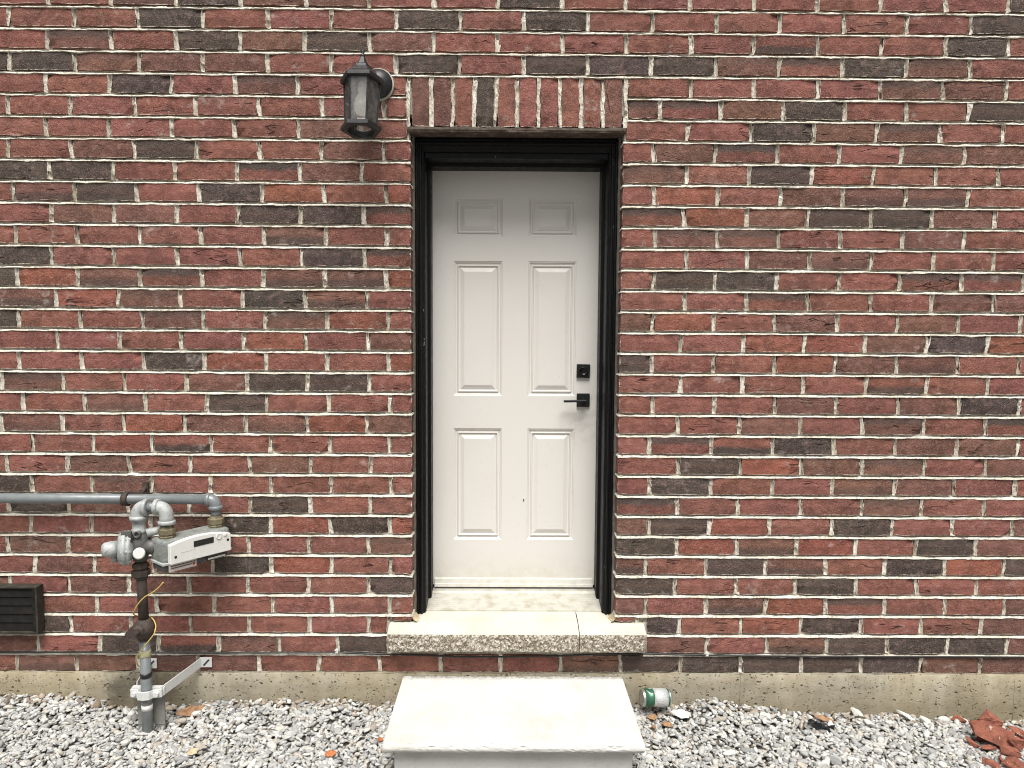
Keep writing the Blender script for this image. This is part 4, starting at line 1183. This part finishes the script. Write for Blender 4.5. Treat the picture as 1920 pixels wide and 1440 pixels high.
sm.append(Vector(path[-1]))
o = MB().tube(sm, .0024, 8).build("tracer_wire", MT['wire'])
tag(o, "thin yellow tracer wire coiled loosely around the gas riser", "wire")

# ------------------------------------------------------------------ vent hood
YV = -.048
vr = at(70, 1150, YV)[0]; vt = at(40, 1104, YV)[2]; vb = at(40, 1189, YV)[2]; vl = vr - .30
vn = thing("wall_vent", "black louvred plastic wall vent low at the left edge near the gas riser", "vent", ((vl + vr) / 2, 0, vb))
m = MB(); t_ = .008
m.span(vl, vr, YV, -.003, vt, vt + t_)
m.build("hood_top", MT['ventside'], vn, .002)
for x0, x1 in ((vl, vl + t_), (vr - t_, vr)):
    m = MB(); m.span(x0, x1, YV, -.003, vb, vt - .0005); m.build("hood_side", MT['ventside'], vn, .002)
m = MB(); m.span(vl + t_, vr - t_, YV + .002, -.003, vb - .002, vb + .010); m.build("hood_sill", MT['ventside'], vn, .002)
m = MB(); m.span(vl + t_, vr - t_, -.016, -.006, vb + .010, vt); m.build("back_panel", MT['vent'], vn)
ns = 5; hgt = (vt - vb - .012) / ns
for i in range(ns):
    z1 = vt - .004 - hgt * i; z0 = z1 - hgt + .003
    m = MB(); m.add([(vl + t_, YV + .012, z1), (vr - t_, YV + .012, z1), (vr - t_, YV + .007, z0), (vl + t_, YV + .007, z0),
                     (vl + t_, YV + .016, z1), (vr - t_, YV + .016, z1), (vr - t_, YV + .011, z0 - .001), (vl + t_, YV + .011, z0 - .001)],
                    [(0,1,2,3), (7,6,5,4), (0,4,5,1), (1,5,6,2), (2,6,7,3), (3,7,4,0)])
    m.build("louvre", MT['vent'], vn)
for x0, x1 in ((vr - t_ - .014, vr - t_), (vl + t_, vl + t_ + .014)):
    m = MB(); m.span(x0, x1, YV + .002, YV + .012, vb + .010, vt - .001); m.build("louvre_stile", MT['vent'], vn)

# ------------------------------------------------------------------ cable
YC = -.0075
cpts = [(-60, 1222.5), (60, 1223), (200, 1223.5), (330, 1224), (480, 1224), (632, 1223.5), (700, 1226), (740, 1227), (800, 1229), (860, 1231.5), (940, 1231.5), (1040, 1230), (1130, 1226.5),
        (1210, 1226), (1325, 1228.5), (1420, 1230), (1560, 1231), (1700, 1231.5), (1830, 1232), (1990, 1233)]
o = thing("wall_cable", "thin black cable clipped along the wall below the door sill", "cable", tuple(at(960, 1230, 0)))
MB().tube([tuple(at(u, v, YC - (.004 if 720 < u < 1215 else 0))) for u, v in cpts], .0042, 8).build("cable_run", MT['cable'], o)
for u, v in ((632, 1221), (1325, 1226.5)):
    p = at(u, v, YC)
    m = MB(); m.box((p[0], YC - .002, p[2] + .002), (.013, .013, .017)); m.lathe((p[0] - .006, YC - .009, p[2] + .008), (0, -1, 0), [(0, .004), (.003, .004)], 8)
    m.build("cable_clip", MT['clip'], o, .003)

# ------------------------------------------------------------------ litter on the gravel
def on_ground(u, v, lift=0.0):
    z = .15; P = None
    for _ in range(12):
        P = atz(u, v, z); z = float(gh(P[0], P[1])) + lift
    return P
c = at(1229, 1308, -.075)
can = thing("drink_can", "green and white tin can lying on its side beside the step", "can", (c[0], c[1], c[2] - .036))
ax = Vector((.985, .12, -.055)).normalized(); Rc, Lc = .0375, .128
st = Vector(c) - ax * Lc / 2
MB().lathe(st, ax, [(0.004, .022), (0.001, .030), (0, .0335), (.003, .0345), (.008, .0360), (.012, Rc)], 28).build("base_end", MT['tin'], can)
MB().lathe(st, ax, [(.011, Rc), (.046, Rc + .0003), (.050, Rc)], 28).build("printed_body", MT['green'], can)
m = MB().lathe(st, ax, [(.0495, Rc), (.080, Rc + .0003), (Lc - .016, Rc)], 28); m.build("printed_body", MT['canwhite'], can)
MB().lathe(st, ax, [(Lc - .0165, Rc), (Lc - .012, .0365), (Lc - .010, Rc)], 28).build("green_band", MT['green'], can)
MB().lathe(st, ax, [(Lc - .0105, Rc), (Lc - .004, .0350), (Lc, .0340), (Lc - .003, .030)], 28).build("lid_end", MT['tin'], can)
# a pale swirl painted over the green field
m = MB(); e1 = ax.cross(Vector((0, 0, 1))).normalized(); e2 = e1.cross(ax)
for (s0, s1, a0, a1) in ((.016, .044, 1.75, 2.05), (.020, .048, .95, 1.2)):
    vs = []
    for i in range(9):
        t = i / 8; s = s0 + (s1 - s0) * t; a = a0 + .5 * math.sin(t * 2.2)
        for da in (-.09 * math.sin(math.pi * t) - .01, .09 * math.sin(math.pi * t) + .01):
            vs.append(st + ax * s + (e1 * -math.cos(a + da) + e2 * math.sin(a + da)) * (Rc + .0009))
    m.add(vs, [(i*2, i*2+1, i*2+3, i*2+2) for i in range(8)], True)
m.build("printed_swirl", MT['canwhite'], can)

def leaf(name, label, u, v, length, width, rot, tilt, mat, cat="leaf", curl=.3, group=None):
    P = on_ground(u, v, .016)
    m = MB(); n = 9; vs = []
    for i in range(n + 1):
        t = i / n; w = width * (math.sin(math.pi * min(1, t * 1.02 + .02)) ** .75) * (1 + .22 * math.sin(t * 19 + u)) / 2 + .0008
        zc_ = curl * length * (.5 - abs(t - .5)) * -.35
        for s, q in ((-1, .9), (-.45, .25), (0, 0), (.45, .25), (1, .9)):
            vs.append((length * (t - .5), w * s, zc_ + q * w * curl + random.gauss(0, .0006)))
    top = len(vs); vs += [(a, b, c_ - .0009) for a, b, c_ in vs]
    fs = []
    for i in range(n):
        for j in range(4):
            a = i*5 + j
            fs += [(a, a+5, a+6, a+1), (top+a, top+a+1, top+a+6, top+a+5)]
    for i in range(n):
        fs += [(i*5, top+i*5, top+i*5+5, i*5+5), (i*5+4, i*5+9, top+i*5+9, top+i*5+4)]
    m.add(vs, fs, True)
    o = m.build(name, mat); o.rotation_euler = (tilt, random.uniform(-.2, .2), rot); o.location = Vector(P)
    return tag(o, label, cat, group)
leaf("dry_leaf", "long curled tan dead leaf standing against the foundation right of the gas riser", 364, 1332, .15, .042, .75, .75, MT['leaf1'], curl=.5)
leaf("dry_leaf", "small orange dead leaf lying on the gravel left of the step", 620, 1413, .046, .032, .5, .25, MT['leaf2'])
leaf("dry_leaf", "orange brown leaf scrap touching the left edge of the step", 713, 1386, .034, .020, 1.2, .4, MT['leaf2'])
leaf("dry_leaf", "pale straw coloured dead leaf on the gravel at the lower left", 362, 1409, .048, .032, 1.1, .3, MT['leaf3'])
leaf("dry_leaf", "tan leaf curled up just below the tin can", 1224, 1345, .042, .030, .2, .35, MT['leaf1'], curl=.6)
leaf("dry_leaf", "narrow brown leaf on the stones beside the right edge of the step", 1226, 1362, .050, .018, 1.5, .2, MT['leaf1'])
leaf("dry_leaf", "dark brown dry leaf resting in the gravel under the curled tan leaf near the can", 1252, 1358, .055, .026, -.5, .3, MT['leaf1'])
leaf("dry_leaf", "thin tan leaf at the wall just above the black scrap", 1546, 1347, .085, .022, -.45, .5, MT['leaf1'])
def stick(label, pts_, r, mat=MT['wood']):
    o = MB().tube(pts_, r, 7).build("twig", mat); return tag(o, label, "twig")
a = on_ground(1490, 1362, .014); b = at(1486, 1330, -.02)
stick("bleached upright straw leaning on the foundation left of the black scrap", [tuple(a), tuple((a + b) / 2 + np.array([.004, 0, 0])), tuple(b)], [.0022, .002, .0012])
a = on_ground(1502, 1366, .016); b = on_ground(1506, 1340, .04)
stick("short pale stick poking from the gravel beside the black scrap", [tuple(a), tuple(b)], [.0042, .0036])

def chunk(name, label, cat, u, v, size, rot, mat, seed, flat=.55, group=None, lift=.004, cuts=11):
    r_ = np.random.default_rng(seed)
    bm = bmesh.new()
    for _ in range(13):
        q = r_.uniform(-1, 1, 3); k = np.argmax(np.abs(q)); q[k] = np.sign(q[k]) * r_.uniform(.85, 1.0)
        bm.verts.new(tuple(q * np.array(size) / 2 * 1.1))
    bmesh.ops.convex_hull(bm, input=bm.verts[:])
    bmesh.ops.delete(bm, geom=[q for q in bm.verts if not q.link_faces], context='VERTS')
    bmesh.ops.subdivide_edges(bm, edges=bm.edges[:], cuts=2, use_grid_fill=True)
    for q in bm.verts: q.co += Vector(r_.normal(0, .0007 + .012 * min(size), 3))
    me = bpy.data.meshes.new(name); bm.to_mesh(me); bm.free(); me.materials.append(mat)
    o = bpy.data.objects.new(name, me); COL.objects.link(o)
    o.location = Vector(on_ground(u, v, lift + size[2] * .25)); o.rotation_euler = rot
    return tag(o, label, cat, group)
# broken red clay pieces in the right corner
def shard(label, u, v, size, rot, seed, lift=.006):
    return chunk("brick_shard", label, "brick shard", u, v, size, rot, MT['rubble'], seed, lift=lift, group="broken red clay shards")
shard("largest flat red brick shard in the right hand rubble pile", 1862, 1378, (.150, .105, .075), (.55, .05, -.25), 3, .030)
shard("ridged red brick shard leaning on the foundation behind the largest shard", 1846, 1344, (.130, .060, .060), (.5, .45, -.5), 4, .040)
shard("small brownish red shard at the left end of the rubble pile", 1800, 1350, (.050, .035, .028), (.2, .1, .2), 5)
shard("narrow red shard on the white stones left of the largest shard", 1824, 1394, (.055, .022, .024), (.3, .2, -.9), 6)
shard("flat pink red shard just below the largest shard", 1854, 1403, (.058, .030, .022), (.2, .0, -.2), 7)
shard("upright orange red shard right of the largest shard", 1904, 1392, (.060, .040, .055), (.6, .3, -.4), 8, .02)
shard("pinkish red shard at the bottom edge below the rubble pile", 1858, 1434, (.062, .030, .026), (.3, .1, -.6), 9)
shard("large orange red shard in the bottom right corner", 1904, 1434, (.085, .050, .040), (.5, .2, -.5), 10, .012)
shard("brown red shard under the right side of the rubble pile", 1896, 1413, (.070, .040, .040), (.4, .1, -.5), 12)
shard("tan red shard wedged between the foundation and the right frame edge", 1908, 1374, (.075, .030, .030), (.5, .25, -.6), 13, .012)
shard("dark red shard tucked below the left side of the largest shard", 1838, 1380, (.060, .045, .040), (.3, .2, .4), 31, .010)
shard("small red crumb between the pink shard and the bottom right corner shard", 1880, 1424, (.036, .026, .022), (.3, .2, .9), 32)
# pale loose stones bigger than the gravel
def pebble(label, u, v, size, rot, seed, lift=.004): return chunk("loose_stone", label, "stone", u, v, size, rot, MT['stone'], seed, lift=lift, group="large pale stones in the gravel")
pebble("broad flat white stone on the gravel right of the tin can", 1276, 1337, (.075, .050, .020), (.35, .1, -.5), 21, .012)
pebble("pointed white stone standing against the foundation right of the black scrap", 1607, 1338, (.058, .030, .028), (.3, .3, -.6), 22)
pebble("white stone leaning on the foundation halfway between the black scrap and the rubble", 1696, 1342, (.064, .028, .026), (.3, .35, -.7), 23)
pebble("cream stone against the foundation above the middle of the right gravel", 1436, 1343, (.046, .034, .024), (.3, .1, -.4), 24)
pebble("elongated white stone lying left of the rubble pile", 1742, 1354, (.070, .028, .024), (.3, .3, -.7), 25)
# crumpled black scrap
P = on_ground(1539, 1361, .012)
m = MB(); nx_, ny_ = 9, 5; vs = []
for j in range(ny_ + 1):
    for i in range(nx_ + 1):
        x = (i / nx_ - .5) * .105; y = (j / ny_ - .5) * .034 * (1 - .55 * abs(i / nx_ - .45))
        z = .012 * math.sin(i * 1.3) * math.cos(j * 1.1) + random.gauss(0, .002) + .014 * (1 - abs(j / ny_ - .5) * 2)
        vs.append((x, y, z))
r = nx_ + 1; nvv = len(vs); vs += [(a, b, c_ - .003) for a, b, c_ in vs]
fs = []
for j in range(ny_):
    for i in range(nx_):
        a = j*r + i; fs += [(a, a+1, a+r+1, a+r), (nvv+a, nvv+a+r, nvv+a+r+1, nvv+a+1)]
m.add(vs, fs)
o = m.build("plastic_scrap", MT['scrap']); o.location = Vector(P); o.rotation_euler = (.3, .1, -.42)
tag(o, "crumpled shiny black plastic scrap lying in the gravel right of the step", "scrap")
